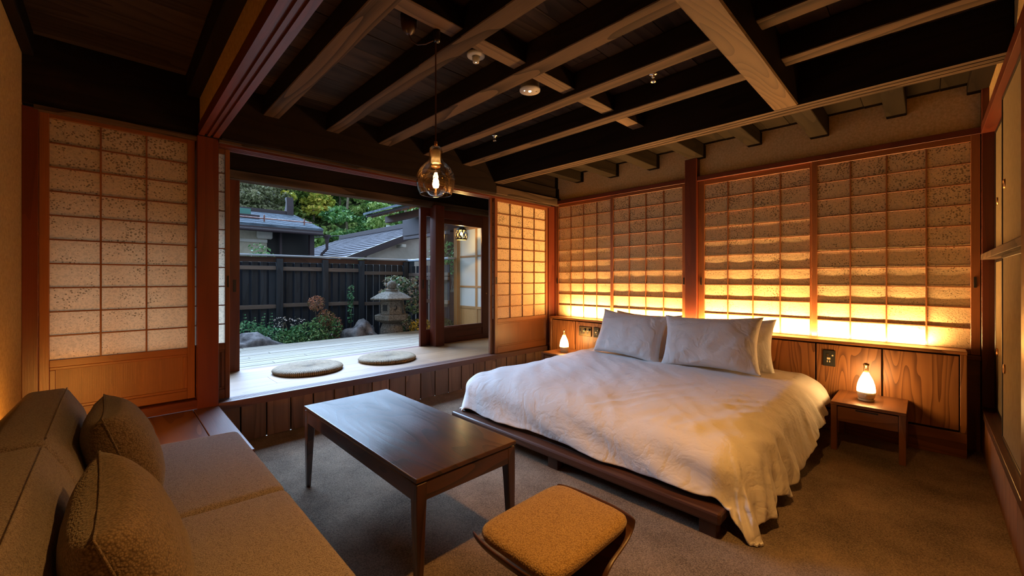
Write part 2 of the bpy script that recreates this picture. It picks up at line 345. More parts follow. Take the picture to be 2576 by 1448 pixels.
def lathe(name, prof, mat, parent=None, loc=(0, 0, 0), n=28, smooth=True, cap=True, squash=1.0):
    bm = bmesh.new(); rings = []
    for r, z in prof:
        if r < 1e-5: rings.append([bm.verts.new((0, 0, z))])
        else: rings.append([bm.verts.new((r * math.cos(2 * math.pi * i / n), squash * r * math.sin(2 * math.pi * i / n), z)) for i in range(n)])
    for a, b_ in zip(rings, rings[1:]):
        if len(a) == 1 and len(b_) == 1: continue
        for i in range(n):
            j = (i + 1) % n
            if len(a) == 1: bm.faces.new((a[0], b_[i], b_[j]))
            elif len(b_) == 1: bm.faces.new((a[i], a[j], b_[0]))
            else: bm.faces.new((a[i], a[j], b_[j], b_[i]))
    bmesh.ops.recalc_face_normals(bm, faces=bm.faces)
    me = bpy.data.meshes.new('m'); bm.to_mesh(me); bm.free()
    return link(name, me, mat, parent, loc, smooth)
def tube(name, pts, r, mat, parent=None, n=8, cyc=False):
    c = bpy.data.curves.new('c', 'CURVE'); c.dimensions = '3D'; c.bevel_depth = r; c.bevel_resolution = max(1, n // 4)
    c.use_fill_caps = True
    s = c.splines.new('POLY'); s.points.add(len(pts) - 1); o3 = Vector(pts[0])
    for p, q in zip(s.points, pts): p.co = (*(Vector(q) - o3), 1)
    s.use_cyclic_u = cyc
    tmp = bpy.data.objects.new('tmp', c); COL.objects.link(tmp)
    me = bpy.data.meshes.new_from_object(tmp.evaluated_get(bpy.context.evaluated_depsgraph_get()))
    bpy.data.objects.remove(tmp)
    me.materials.clear()
    return link(name, me, mat, parent, o3, True)
def dark_sided(o):
    """old timbers: near-black sides and top, lighter brown underside"""
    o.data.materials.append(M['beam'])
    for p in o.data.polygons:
        if p.normal.z > -0.5: p.material_index = 1  # near-black beam wood on every face except the underside
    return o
def dup(o, loc, parent):
    c = o.copy(); COL.objects.link(c); loc = Vector(loc); WL[c.name] = loc.copy(); c.parent = parent
    c.location = loc - (WL[parent.name] if parent else Vector((0, 0, 0))); return c
def pyr(name, prof, mat, parent, loc, rot=0, sides=4, smooth=False):
    """n-sided stacked sections (radius to flat side, z)"""
    bm = bmesh.new(); rings = []
    for r, z in prof:
        rr = r / math.cos(math.pi / sides)
        rings.append([bm.verts.new((rr * math.cos(rot + 2 * math.pi * (i + .5) / sides), rr * math.sin(rot + 2 * math.pi * (i + .5) / sides), z)) for i in range(sides)])
    for a, b_ in zip(rings, rings[1:]):
        for i in range(sides): bm.faces.new((a[i], a[(i + 1) % sides], b_[(i + 1) % sides], b_[i]))
    bm.faces.new(rings[0][::-1]); bm.faces.new(rings[-1])
    bmesh.ops.bevel(bm, geom=bm.edges[:], offset=0.006, segments=1, affect='EDGES')
    bmesh.ops.recalc_face_normals(bm, faces=bm.faces)
    me = bpy.data.meshes.new('m'); bm.to_mesh(me); bm.free()
    return link(name, me, mat, parent, loc, smooth)

# ------------------------------------------------------------------ structure: floors
floor = struct(box('floor', -0.34, 4.15, -0.30, 3.36, -0.05, 0.0, 'carpet', bevel=0))
# raised boarded platform by the left screen
pf = struct(box('trim_1', -0.34, 0.49, 2.36, 3.345, 0.0, 0.262, 'beam', bevel=0))
x = -0.34
for wd in (0.22, 0.25, 0.25):
    x1 = min(x + wd, 0.375); box('platform_board', x + 0.001, x1 - 0.001, 2.36, 3.345, 0.262, 0.285, 'platform', pf, 0.001, 1); x = x1
box('edge_board', 0.378, 0.51, 2.355, 3.34, 0.225, 0.287, 'mauve', pf, 0.002, 1)
# engawa floor and sill
sill = struct(prism('trim_2', [(3.335, 0.25), (3.335, 0.30), (3.372, 0.30), (3.372, 0.292), (3.379, 0.292), (3.379, 0.30), (3.392, 0.30), (3.392, 0.292), (3.399, 0.292), (3.399, 0.30), (3.412, 0.30), (3.412, 0.292), (3.419, 0.292), (3.419, 0.30), (3.432, 0.30), (3.432, 0.292), (3.439, 0.292), (3.439, 0.30), (3.47, 0.30), (3.47, 0.25)], 0, 0.512, 4.11, 'mauve'))
eng = group_struct('trim_3', (0, 3.47, 0.25))
y = 3.47
for k, wd in enumerate((0.19, 0.30, 0.30, 0.14)):
    x = -0.6
    for x1 in ((2.35, 4.3), (0.95, 3.1, 4.3), (1.9, 4.3), (1.2, 4.3))[k]:
        box('floor_board', x + 0.0006, x1 - 0.0006, y + 0.0006, y + wd - 0.0006, 0.26, 0.2995, 'engawa', eng, 0.0006, 0); x = x1
    y += wd
box('threshold', -0.6, 4.3, 4.40, 4.49, 0.22, 0.297, 'red', eng)
deck = group_struct('trim_4', (0, 4.5, 0.2))
y = 4.50
while y < 5.86:
    x = -1.2
    for x1 in (random.uniform(0.6, 1.6), random.uniform(2.5, 3.4), 4.12):
        box('deck_board', x + 0.002, x1 - 0.002, y, y + 0.098, 0.262, 0.291 + random.uniform(-.0015, .0015), 'deck', deck, 0.003, 0); x = x1
    y += 0.106
box('deck_bearer', -1.2, 4.1, 5.78, 5.84, 0.12, 0.262, 'fence', deck)
box('deck_bearer', -1.2, 4.1, 4.52, 4.58, -0.15, 0.262, 'fence', deck)

# ------------------------------------------------------------------ garden-side wall (Y = 3.41)
wg = group_struct('wall_garden', (0, 3.41, 0))
box('skirting_core', 0.50, 4.15, 3.372, 3.46, 0.0, 0.25, 'beam', wg, 0)
x = 0.512
for xe in [0.64 + 0.1604 * i for i in range(22)] + [4.15]:
    box('wall_plank', x + 0.004, xe - 0.004, 3.352, 3.374, 0.0, 0.25, 'plank', wg, 0.003, 2); x = xe
box('post', 0.397, 0.513, 3.338, 3.458, 0.27, 2.078, 'red', wg, 0.003)
box('post', -0.342, -0.284, 3.36, 3.46, 0.28, 2.06, 'red', wg, 0.002)
box('post', 3.958, 4.12, 3.365, 3.47, 0.0, 2.07, 'red', wg, 0.003)
box('post_foot', 3.945, 3.99, 3.345, 3.47, 0.30, 0.335, 'red', wg, 0.002)
box('beam', -0.36, 0.42, 3.365, 3.52, 2.075, 2.47, 'beam', wg, 0.004)
box('beam', 0.42, 4.15, 3.345, 3.52, 2.16, 2.47, 'beam', wg, 0.004)
box('beam', 0.52, 3.0, 3.30, 3.345, 2.072, 2.46, 'beam', wg, 0.006)
box('beam', 3.0, 4.13, 3.30, 3.346, 2.072, 2.165, 'joist', wg, 0.006)
box('beam', 3.0, 4.13, 3.33, 3.40, 2.17, 2.30, 'beam', wg, 0.006)
for nm, z0, z1, y0 in (('head_trim', 2.070, 2.095, 3.33),):
    box(nm, -0.30, 0.40, 3.35, 3.47, 2.05, 2.075, 'joist', wg)
prism('head_track', [(3.352, 2.075), (3.352, 2.040), (3.372, 2.040), (3.372, 2.055), (3.384, 2.055), (3.384, 2.040), (3.400, 2.040), (3.400, 2.055), (3.412, 2.055), (3.412, 2.040), (3.428, 2.040), (3.428, 2.055), (3.440, 2.055), (3.440, 2.040), (3.475, 2.040), (3.475, 2.075)], 0, 0.513, 3.96, 'red', wg)
box('head_strip', 0.513, 3.96, 3.325, 3.352, 2.055, 2.073, 'joist', wg)
box('step_rail', -0.30, 0.41, 3.345, 3.47, 0.285, 0.345, 'red', wg, 0.003)

def shoji(name, ax, plane, a0, a1, z0, z1, la0, la1, lz0, lz1, cols, rows, paper, panel=None, fr='door', dep=0.030, muntin_d=0.011):
    """ax 0: runs along X at Y=plane; ax 1: runs along Y at X=plane. depth grows away from the room"""
    root = group_struct(name, (a0, plane, z0) if ax == 0 else (plane, a0, z0))
    def bx(nm, p0, p1, d0, d1, q0, q1, mat, bev=0.002, axis=None):
        if ax == 0: return box(nm, p0, p1, plane + d0, plane + d1, q0, q1, mat, root, bev, axis)
        return box(nm, plane + d0, plane + d1, p0, p1, q0, q1, mat, root, bev, axis)
    bx('stile', a0, la0, -dep / 2, dep / 2, z0, z1, fr); bx('stile', la1, a1, -dep / 2, dep / 2, z0, z1, fr)
    bx('rail', la0, la1, -dep / 2 + .001, dep / 2, lz1, z1, fr)
    if panel:
        bx('rail', la0, la1, -dep / 2 + .001, dep / 2, panel[1], lz0, fr); bx('rail', la0, la1, -dep / 2 + .001, dep / 2, z0, panel[0], fr)
        bx('panel_frame', la0, la1, -dep / 2 + .004, dep / 2 - .004, panel[1] - .016, panel[1], fr); bx('panel_frame', la0, la1, -dep / 2 + .004, dep / 2 - .004, panel[0], panel[0] + .016, fr)
        bx('panel_frame', la0, la0 + .022, -dep / 2 + .004, dep / 2 - .004, panel[0] + .016, panel[1] - .016, fr); bx('panel_frame', la1 - .022, la1, -dep / 2 + .004, dep / 2 - .004, panel[0] + .016, panel[1] - .016, fr)
        bx('panel', la0 + .02, la1 - .02, -dep / 2 + .010, dep / 2 - .008, panel[0] + .014, panel[1] - .014, 'panel', 0.001, 2)
    else:
        bx('rail', la0, la1, -dep / 2 + .001, dep / 2, z0, lz0, fr)
    cw = (la1 - la0) / cols; ch = (lz1 - lz0) / rows; t = 0.0042
    first = None
    for i in range(1, cols):
        a = la0 + cw * i
        if first is None: first = bx('muntin', a - t, a + t, -dep / 2 + .003, -dep / 2 + .003 + muntin_d, lz0, lz1, fr, 0.0006)
        else: dup(first, (a, WL[first.name][1], WL[first.name][2]) if ax == 0 else (WL[first.name][0], a, WL[first.name][2]), root)
    first = None
    for j in range(1, rows):
        z = lz0 + ch * j
        if first is None: first = bx('muntin', la0, la1, -dep / 2 + .003, -dep / 2 + .002 + muntin_d, z - t * 0.9, z + t * 0.9, fr, 0.0006)
        else: dup(first, (WL[first.name][0], WL[first.name][1], z), root)
    # panes: a slightly slack sheet in every cell
    bm = bmesh.new(); g = []
    NX, NZ = 4, 4
    for j in range(NZ + 1):
        row = []
        for i in range(NX + 1):
            u = i / NX; v_ = j / NZ; sag = 0.0022 * math.sin(math.pi * u) * math.sin(math.pi * v_) * (1.4 - v_)
            p = (u - .5) * cw; q = (v_ - .5) * ch
            row.append(bm.verts.new((p, -sag, q) if ax == 0 else (-sag, p, q)))
        g.append(row)
    for j in range(NZ):
        for i in range(NX): bm.faces.new((g[j][i], g[j][i + 1], g[j + 1][i + 1], g[j + 1][i]))
    me = bpy.data.meshes.new('m'); bm.to_mesh(me); bm.free()
    uv = me.uv_layers.new(name='uv')
    for lp in me.loops:
        c = me.vertices[lp.vertex_index].co; uv.data[lp.index].uv = (c[ax], c[2])
    d = -dep / 2 + .0035 + muntin_d; first = None
    for i in range(cols):
        for j in range(rows):
            a = la0 + cw * (i + .5); z = lz0 + ch * (j + .5); pos = (a, plane + d, z) if ax == 0 else (plane + d, a, z)
            if first is None: first = link('paper_pane', me, paper, root, pos, True)
            else: dup(first, pos, root)
    return root, bx
shoji('door_1', 0, 3.408, -0.285, 0.392, 0.352, 2.052, -0.247, 0.353, 0.686, 2.026, 3, 10, 'washi_day', (0.405, 0.645))
shoji('door_2', 0, 3.446, -0.30, 0.591, 0.303, 2.05, -0.26, 0.563, 0.692, 2.005, 3, 10, 'washi_day', (0.37, 0.645))
box('finger_pull', 0.574, 0.585, 3.428, 3.432, 1.08, 1.16, 'black', bpy.data.objects['door_2'], 0.001)
shoji('door_3', 0, 3.393, 3.052, 3.957, 0.303, 2.045, 3.092, 3.917, 0.688, 2.008, 4, 10, 'washi', (0.375, 0.645))
box('finger_pull', 3.066, 3.078, 3.374, 3.379, 1.08, 1.16, 'black', bpy.data.objects['door_3'], 0.001)
shoji('door_4', 0, 3.428, 3.012, 3.90, 0.303, 2.05, 3.05, 3.87, 0.688, 2.008, 4, 10, 'washi', (0.375, 0.645))

# ------------------------------------------------------------------ bed wall (X = 4.1)
wb = group_struct('wall_bed', (4.12, 1.5, 0))
box('plaster', 4.122, 4.19, -0.36, 3.36, 2.12, 2.47, 'plaster', wb, 0)
box('backing', 4.13, 4.22, -0.36, 3.50, 0.0, 2.12, 'beam', wb, 0)
box('lintel', 4.052, 4.135, -0.26, 1.563, 2.088, 2.132, 'red', wb, 0.002)
box('lintel', 4.052, 4.135, 1.675, 3.375, 2.088, 2.132, 'red', wb, 0.002)
box('post', 4.040, 4.135, 1.563, 1.675, 0.0, 2.31, 'red', wb, 0.003)
box('post', 4.045, 4.16, -0.372, -0.252, 0.0, 2.47, 'red', wb, 0.003)
box('jamb', 4.075, 4.13, 3.345, 3.40, 0.3, 2.09, 'red', wb, 0.002)
box('sill_rail', 4.04, 4.13, -0.25, 3.37, 0.60, 0.632, 'red', wb, 0.002)
shoji('window_1', 1, 4.100, 2.515, 3.345, 0.635, 2.088, 2.545, 3.306, 0.672, 2.050, 4, 10, 'washi')
shoji('window_2', 1, 4.072, 1.676, 2.530, 0.635, 2.088, 1.708, 2.492, 0.672, 2.052, 4, 10, 'washi')
shoji('window_3', 1, 4.100, 0.640, 1.562, 0.635, 2.088, 0.672, 1.505, 0.672, 2.045, 4, 10, 'washi')
shoji('window_4', 1, 4.072, -0.248, 0.655, 0.635, 2.088, -0.205, 0.618, 0.672, 2.046, 4, 10, 'washi')
box('finger_pull', 4.050, 4.057, -0.232, -0.218, 1.08, 1.15, 'black', bpy.data.objects['window_4'], 0.001)
box('finger_pull', 4.078, 4.085, 1.528, 1.540, 1.08, 1.15, 'black', bpy.data.objects['window_3'], 0.001)
box('finger_pull', 4.078, 4.085, 3.318, 3.330, 1.08, 1.15, 'black', bpy.data.objects['window_1'], 0.001)
box('finger_pull', 4.050, 4.057, 1.686, 1.698, 1.08, 1.15, 'black', bpy.data.objects['window_2'], 0.001)
# dark space under the windows behind the headboard
box('lower_panel', 4.085, 4.13, -0.25, 3.37, 0.0, 0.60, 'door', wb, 0.001)

# ------------------------------------------------------------------ right wall: closet fronts (Y = -0.26)
wr = group_struct('wall_right', (1.8, -0.26, 0))
x = -0.34
while x < 4.04:
    xe = min(x + 0.185, 4.05); box('wall_plank', x + .003, xe - .003, -0.275, -0.256, 0.0, 0.262, 'pine', wr, 0.002, 2); x = xe
box('backing', -0.40, 4.20, -0.42, -0.372, 0.0, 2.47, 'beam', wr, 0)
box('sill', -0.34, 4.05, -0.375, -0.249, 0.258, 0.303, 'bedwood', wr, 0.002)
box('kamoi', -0.34, 4.06, -0.345, -0.250, 2.085, 2.145, 'red', wr, 0.002)
box('middle_rail', 2.42, 4.06, -0.345, -0.249, 1.262, 1.298, 'joist', wr, 0.002)
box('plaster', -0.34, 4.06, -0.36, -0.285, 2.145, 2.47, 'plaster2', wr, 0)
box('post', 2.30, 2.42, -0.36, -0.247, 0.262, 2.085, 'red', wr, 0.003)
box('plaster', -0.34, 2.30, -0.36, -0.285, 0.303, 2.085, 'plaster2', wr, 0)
def fusuma(name, x0, x1, y, z0, z1, pull_x, pull_z):
    r = group_struct(name, (x0, y, z0))
    box('paper_face', x0 + .014, x1 - .014, y - .008, y + .007, z0 + .016, z1 - .016, 'fusuma', r, 0)
    for a, b_ in ((x0, x0 + .016), (x1 - .016, x1)): box('lacquer_frame', a, b_, y - .011, y + .011, z0, z1, 'black', r, 0.002)
    box('lacquer_frame', x0 + .016, x1 - .016, y - .011, y + .011, z0, z0 + .018, 'black', r, 0.002); box('lacquer_frame', x0 + .016, x1 - .016, y - .011, y + .011, z1 - .018, z1, 'black', r, 0.002)
    pl = lathe('ring_pull', [(0.0, 0.0), (0.016, 0.0), (0.018, 0.006), (0.024, 0.006), (0.024, 0.0)], 'brass', r, (pull_x, y + .007, pull_z), 20)
    pl.rotation_euler = (R(-90), 0, 0)
fusuma('door_5', 3.20, 4.045, -0.318, 0.304, 1.261, 3.93, 0.68)
fusuma('door_6', 3.20, 4.045, -0.318, 1.299, 2.085, 3.93, 1.62)
fusuma('door_7', 2.42, 3.32, -0.286, 0.304, 1.261, 3.23, 0.68)
fusuma('door_8', 2.42, 3.32, -0.286, 1.299, 2.085, 3.23, 1.62)

# ------------------------------------------------------------------ left and near walls
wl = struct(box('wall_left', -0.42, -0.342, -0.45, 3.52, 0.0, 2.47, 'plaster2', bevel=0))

# ------------------------------------------------------------------ ceiling with beams
ceil = struct(box('ceiling', -0.42, 4.22, -0.45, 3.52, 2.475, 2.56, 'beam', bevel=0))
y = -0.30
while y < 3.30:
    ye = min(y + random.choice((0.17, 0.2, 0.235)), 3.30)
    x = 0.45
    for xe in (random.uniform(1.6, 2.4), 3.045, 4.12):
        box('ceiling_board', x + .0015, xe - .0015, y + .0015, ye - .0015, 2.440 + random.uniform(0, .004), 2.47, 'board' if x < 3 else 'stub', ceil, 0.001, 0); x = xe
    y = ye
y = -0.30
while y < 3.36:
    ye = min(y + 0.24, 3.36); box('ceiling_board', -0.34, 0.34, y + .001, ye - .001, 2.452, 2.47, 'board', ceil, 0.001, 0); y = ye
for x0, x1 in ((0.765, 0.868), (1.197, 1.297), (1.632, 1.745), (2.080, 2.185), (2.540, 2.648)):
    dark_sided(box('joist', x0, x1, -0.28, 0.545, 2.305, 2.435, 'joist', ceil, 0.004)); dark_sided(box('joist', x0, x1, 0.67, 3.31, 2.300, 2.435, 'joist', ceil, 0.004))
# cross beam pieces between the joists
xs = (0.52, 0.765, 0.868, 1.197, 1.297, 1.632, 1.745, 2.080, 2.185, 2.540, 2.648, 2.975)
for i in range(0, 12, 2): dark_sided(box('cross_beam', xs[i] - .002, xs[i + 1] + .002, 1.552, 1.648, 2.330, 2.432, 'cross', ceil, 0.003, 0))
dark_sided(box('main_beam', 0.515, 2.975, 0.545, 0.675, 2.192, 2.44, 'oak', ceil, 0.007))
TB = prism('track_beam', [(2.972, 2.44), (2.972, 2.192), (3.010, 2.192), (3.010, 2.202), (3.018, 2.202), (3.018, 2.192), (3.058, 2.192), (3.058, 2.202), (3.066, 2.202), (3.066, 2.192), (3.118, 2.197), (3.118, 2.44)], 1, -0.28, 3.32, 'joist', ceil); dark_sided(TB)
for y0, y1, z in ((2.943, 3.045, 2.326), (2.456, 2.572, 2.304), (1.974, 2.092, 2.301), (1.504, 1.632, 2.312), (1.024, 1.135, 2.330), (0.550, 0.672, 2.288), (0.100, 0.210, 2.326)):
    box('stub_joist', 3.116, 4.125, y0, y1, z, 2.438, 'stub', ceil, 0.004, 0)
box('corner_beam', 3.116, 4.125, -0.285, -0.19, 2.375, 2.438, 'beam', ceil, 0.004)
# room divider over the platform edge
box('divider_beam', 0.345, 0.52, -0.28, 3.36, 2.325, 2.465, 'beam', ceil, 0.005)
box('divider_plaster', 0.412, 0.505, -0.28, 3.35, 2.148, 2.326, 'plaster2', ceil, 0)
prism('divider_track', [(0.403, 2.150), (0.403, 2.082), (0.435, 2.082), (0.435, 2.097), (0.449, 2.097), (0.449, 2.082), (0.466, 2.082), (0.466, 2.097), (0.480, 2.097), (0.480, 2.082), (0.512, 2.082), (0.512, 2.150)], 1, -0.28, 3.342, 'red', ceil)
box('side_beam', -0.342, -0.300, -0.28, 3.37, 2.335, 2.455, 'beam', ceil, 0.004)

# ------------------------------------------------------------------ engawa outer line (Y = 4.4) and roof
we = group_struct('wall_engawa', (1.8, 4.4, 0))
box('header_beam', -0.8, 4.25, 4.36, 4.47, 2.115, 2.62, 'beam', we, 0.004)
box('header_track', -0.8, 4.25, 4.345, 4.475, 2.035, 2.115, 'joist', we, 0.003)
box('post', 2.868, 2.998, 4.27, 4.40, 0.295, 2.06, 'red', we, 0.004)
box('engawa_ceiling', -0.8, 4.3, 3.50, 4.40, 2.55, 2.60, 'board', we, 0)
box('end_panel', -0.62, -0.55, 3.47, 4.45, 0.25, 2.6, 'beam', we, 0)
box('end_panel', 4.22, 4.30, 3.47, 4.45, 0.25, 2.6, 'plaster', we, 0)
box('roof', -1.0, 4.6, -0.8, 4.95, 2.66, 2.74, 'darkroof', we, 0)
def sash(name, x0, x1, y, z0, z1, gz0, gz1, gx0, gx1, pull=None):
    r = group_struct(name, (x0, y, z0))
    box('stile', x0, gx0, y - .018, y + .018, z0, z1, 'red', r); box('stile', gx1, x1, y - .018, y + .018, z0, z1, 'red', r)
    box('rail', gx0, gx1, y - .017, y + .018, gz1, z1, 'red', r); box('rail', gx0, gx1, y - .017, y + .018, gz0 - .06, gz0, 'red', r); box('rail', gx0, gx1, y - .017, y + .018, z0, z0 + .06, 'red', r)
    box('panel', gx0, gx1, y - .008, y + .008, z0 + .06, gz0 - .06, 'red', r, 0.001, 0)
    for a in (gx0, gx1 - .012): box('glazing_bead', a, a + .012, y - .014, y - .004, gz0, gz1, 'red', r, 0.001)
    box('glass_pane', gx0, gx1, y - .0015, y + .0015, gz0, gz1, 'pane', r, 0)
    if pull: box('finger_pull', pull - .012, pull + .012, y - .021, y - .017, 1.03, 1.14, 'black', r, 0.002)
sash('door_9', 2.745, 2.90, 4.425, 0.298, 2.045, 0.52, 1.87, 2.835, 2.862, 2.79) if False else None
ds = group_struct('door_9', (2.74, 4.43, 0.3))
box('stile', 2.737, 2.825, 4.412, 4.448, 0.298, 2.045, 'red', ds); box('finger_pull', 2.765, 2.785, 4.408, 4.413, 1.02, 1.13, 'black', ds, .002)
box('panel', 2.825, 3.30, 4.425, 4.435, 0.298, 0.50, 'red', ds); box('glass_pane', 2.825, 3.40, 4.428, 4.431, 0.50, 1.93, 'pane', ds, 0); box('rail', 2.825, 3.40, 4.413, 4.448, 1.93, 2.045, 'red', ds)
sash('door_10', 3.0, 3.91, 4.470, 0.298, 2.045, 0.512, 1.868, 3.05, 3.782)
dl = group_struct('door_11', (0.0, 4.43, 0.3))
box('stile', 0.745, 0.833, 4.402, 4.440, 0.298, 2.045, 'red', dl); box('finger_pull', 0.782, 0.806, 4.398, 4.403, 1.02, 1.13, 'black', dl, .002)
box('glass_pane', -0.30, 0.745, 4.42, 4.423, 0.5, 1.93, 'pane', dl, 0); box('rail', -0.30, 0.745, 4.405, 4.44, 1.93, 2.045, 'red', dl); box('panel', -0.3, 0.745, 4.41, 4.43, 0.298, 0.5, 'red', dl)
lathe('latch_knob', [(0, 0), (.008, 0), (.010, .008), (0, .012)], 'brass', bpy.data.objects['door_10'], (3.85, 4.452, 0.93), 12).rotation_euler = (R(90), 0, 0)

# ------------------------------------------------------------------ wing of the house beyond the glass
ww = group_struct('wall_wing', (4.15, 5.0, 0))
box('header', 4.12, 4.22, 4.47, 7.3, 1.99, 2.30, 'darkroof', ww)
box('wall', 4.19, 4.26, 4.47, 5.60, -0.1, 2.0, 'stucco2', ww, 0)
box('post', 4.12, 4.21, 5.50, 5.60, 0.0, 2.0, 'wing', ww, .003)
wd = group_struct('door_12', (4.15, 4.5, 0.29))
for y0, y1 in ((4.50, 4.545), (5.005, 5.05), (5.455, 5.50)): box('stile', 4.135, 4.165, y0, y1, 0.29, 1.99, 'wing', wd)
for z0, z1 in ((0.29, 0.34), (0.66, 0.70), (1.00, 1.03), (1.49, 1.52), (1.94, 1.99)):
    for y0, y1 in ((4.545, 5.005), (5.05, 5.455)): box('rail', 4.136, 4.164, y0, y1, z0, z1, 'wing', wd)
for y0, y1 in ((4.545, 5.005), (5.05, 5.455)):
    for z0, z1 in ((0.70, 1.00), (1.03, 1.49), (1.52, 1.94)): box('frosted_pane', 4.145, 4.155, y0, y1, z0, z1, 'frost', wd, 0)
    box('panel', 4.143, 4.157, y0, y1, 0.34, 0.66, 'wing', wd, 0, 2)
ev = group_struct('wall_wing_eaves', (4.0, 6, 2.3))
prism('roof_slab', [(3.36, 2.335), (3.36, 2.375), (5.2, 3.02), (5.2, 2.98)], 1, 4.9, 7.40, 'roof', ev)
prism('roof_underboard', [(3.42, 2.315), (3.42, 2.34), (5.2, 2.965), (5.2, 2.94)], 1, 4.95, 7.34, 'redfence', ev)
y = 5.0
while y < 7.3:
    prism('rafter', [(3.44, 2.27), (3.44, 2.315), (4.4, 2.64), (4.4, 2.59)], 1, y, y + 0.045, 'rail', ev); y += 0.22
box('gutter_board', 3.40, 3.425, 4.9, 7.38, 2.295, 2.335, 'darkroof', ev)
box('plate', 3.72, 3.80, 4.95, 7.25, 2.21, 2.33, 'redfence', ev)

# ------------------------------------------------------------------ garden
ground = struct(box('ground', -12, 30, 4.6, 26, -0.30, -0.10, 'soil', bevel=0))
FA = R(-4.1)
fence = thing('garden_fence', 'tall black board fence with brown rails and zinc cap behind the lantern', 'fence', (1.34, 7.10, -0.10), FA)
def lb(nm, s0, s1, d0, d1, z0, z1, mat, p, axis=None): return box(nm, s0, s1, d0, d1, z0 + .10, z1 + .10, mat, p, 0.003, axis)
s = -1.6
while s < 2.66:
    wv = random.uniform(-.004, .004)
    lb('fence_board', s, s + 0.086 + wv, 0.035 + wv, 0.052, -0.10, 1.40, 'fence', fence, 2)
    lb('backing_board', s + 0.078, s + 0.126, 0.075, 0.087, -0.10, 1.40, 'fence', fence, 2); s += 0.117
for s0 in (-0.75, 0.0 - 0.09, 0.52, 1.19, 1.79, 2.62): lb('fence_post', s0 - .045, s0 + .045, -0.05, 0.035, -0.10, 1.455, 'fence', fence, 2)
ps = (-1.6, -0.75, -0.09, 0.52, 1.19, 1.79, 2.62)
for a, b_, zt, zl in zip(ps, ps[1:], (1.30, 1.30, 1.31, 1.30, 1.29, 1.245), (0.72, 0.72, 0.715, 0.725, 0.72, 0.70)):
    lb('fence_rail', a + .045, b_ - .045, -0.01, 0.035, zt - .03, zt + .03, 'rail', fence); lb('fence_rail', a + .045, b_ - .045, -0.01, 0.035, zl - .03, zl + .03, 'rail', fence)
lb('top_board', -1.6, 2.7, 0.0, 0.03, 1.40, 1.48, 'redfence', fence); lb('metal_cap', -1.65, 2.72, -0.06, 0.09, 1.49, 1.515, 'cap', fence)
fence2 = thing('side_fence', 'short black fence run with zinc cap seen through the glass door', 'fence', (4.10, 5.60, -0.10), R(90))
for i in range(12): lb('fence_board', 0.0 + i * 0.11, 0.092 + i * 0.11, 0.03 if i % 2 else 0.05, 0.045 if i % 2 else 0.065, -0.10, 1.38, 'fence', fence2, 2)
for zt in (0.75, 1.15, 1.22): lb('fence_rail', 0, 1.30, 0.066, 0.10, zt - .03, zt + .03, 'rail', fence2)
lb('fence_post', 1.22, 1.30, 0.0, 0.09, -0.10, 1.50, 'fence', fence2, 2); lb('metal_cap', -0.05, 1.35, -0.05, 0.13, 1.47, 1.505, 'cap', fence2)

# stone lantern
LX, LY = 3.30, 6.20
ln = thing('stone_lantern', 'grey stone garden lantern with wide roof and crescent window', 'lantern', (LX, LY, -0.10))
lathe('pedestal', [(0, -0.1), (0.13, -0.1), (0.165, 0.05), (0.185, 0.20), (0.18, 0.32), (0.145, 0.41), (0, 0.42)], 'stone', ln, (LX, LY, 0), 26)
pyr('platform', [(0.10, 0.40), (0.24, 0.475), (0.245, 0.555), (0.20, 0.56)], 'stone', ln, (LX, LY, 0), R(22), 6)
pyr('light_chamber', [(0.165, 0.56), (0.16, 0.585), (0.16, 0.78), (0.15, 0.79)], 'stone', ln, (LX, LY, 0), R(22), 6)
pyr('cap_roof', [(0.30, 0.80), (0.305, 0.825), (0.19, 0.90), (0.10, 0.935), (0.09, 0.94)], 'stone', ln, (LX, LY, 0), R(22), 6)
pyr('neck', [(0.09, 0.935), (0.095, 0.965), (0.07, 0.97)], 'stone', ln, (LX, LY, 0), R(22), 6)
lathe('finial', [(0.04, 0.965), (0.065, 0.985), (0.078, 1.03), (0.068, 1.07), (0.035, 1.10), (0, 1.118)], 'stone', ln, (LX, LY, 0), 20)
def disc_cut(nm, ang, pts, d):
    c, s_ = math.cos(ang), math.sin(ang); bm = bmesh.new()
    f = [bm.verts.new((d * c - a * s_, d * s_ + a * c, z)) for a, z in pts]; bm.faces.new(f)
    e = bmesh.ops.extrude_face_region(bm, geom=bm.faces[:]); bmesh.ops.translate(bm, verts=[v for v in e['geom'] if isinstance(v, bmesh.types.BMVert)], vec=(0.004 * c, 0.004 * s_, 0))
    bmesh.ops.recalc_face_normals(bm, faces=bm.faces)
    me = bpy.data.meshes.new('m'); bm.to_mesh(me); bm.free(); return link(nm, me, 'blackmat', ln, (LX, LY, 0))
cam_ang = math.atan2(-LY, -LX)
faces_a = [R(22) + 2 * math.pi * (i + 1) / 6 for i in range(6)]
faces_a.sort(key=lambda a: abs((a - cam_ang + math.pi) % (2 * math.pi) - math.pi))
disc_cut('square_window', faces_a[1], [(-.045, .62), (.045, .62), (.045, .72), (-.045, .72)], 0.159)
cres = [(0.035 * math.cos(t), 0.67 + 0.040 * math.sin(t)) for t in [R(a) for a in range(-140, 81, 20)]] + [(-0.018 + 0.030 * math.cos(t), 0.682 + 0.034 * math.sin(t)) for t in [R(a) for a in range(70, -121, -20)]]
disc_cut('crescent_window', faces_a[0], cres, 0.159)

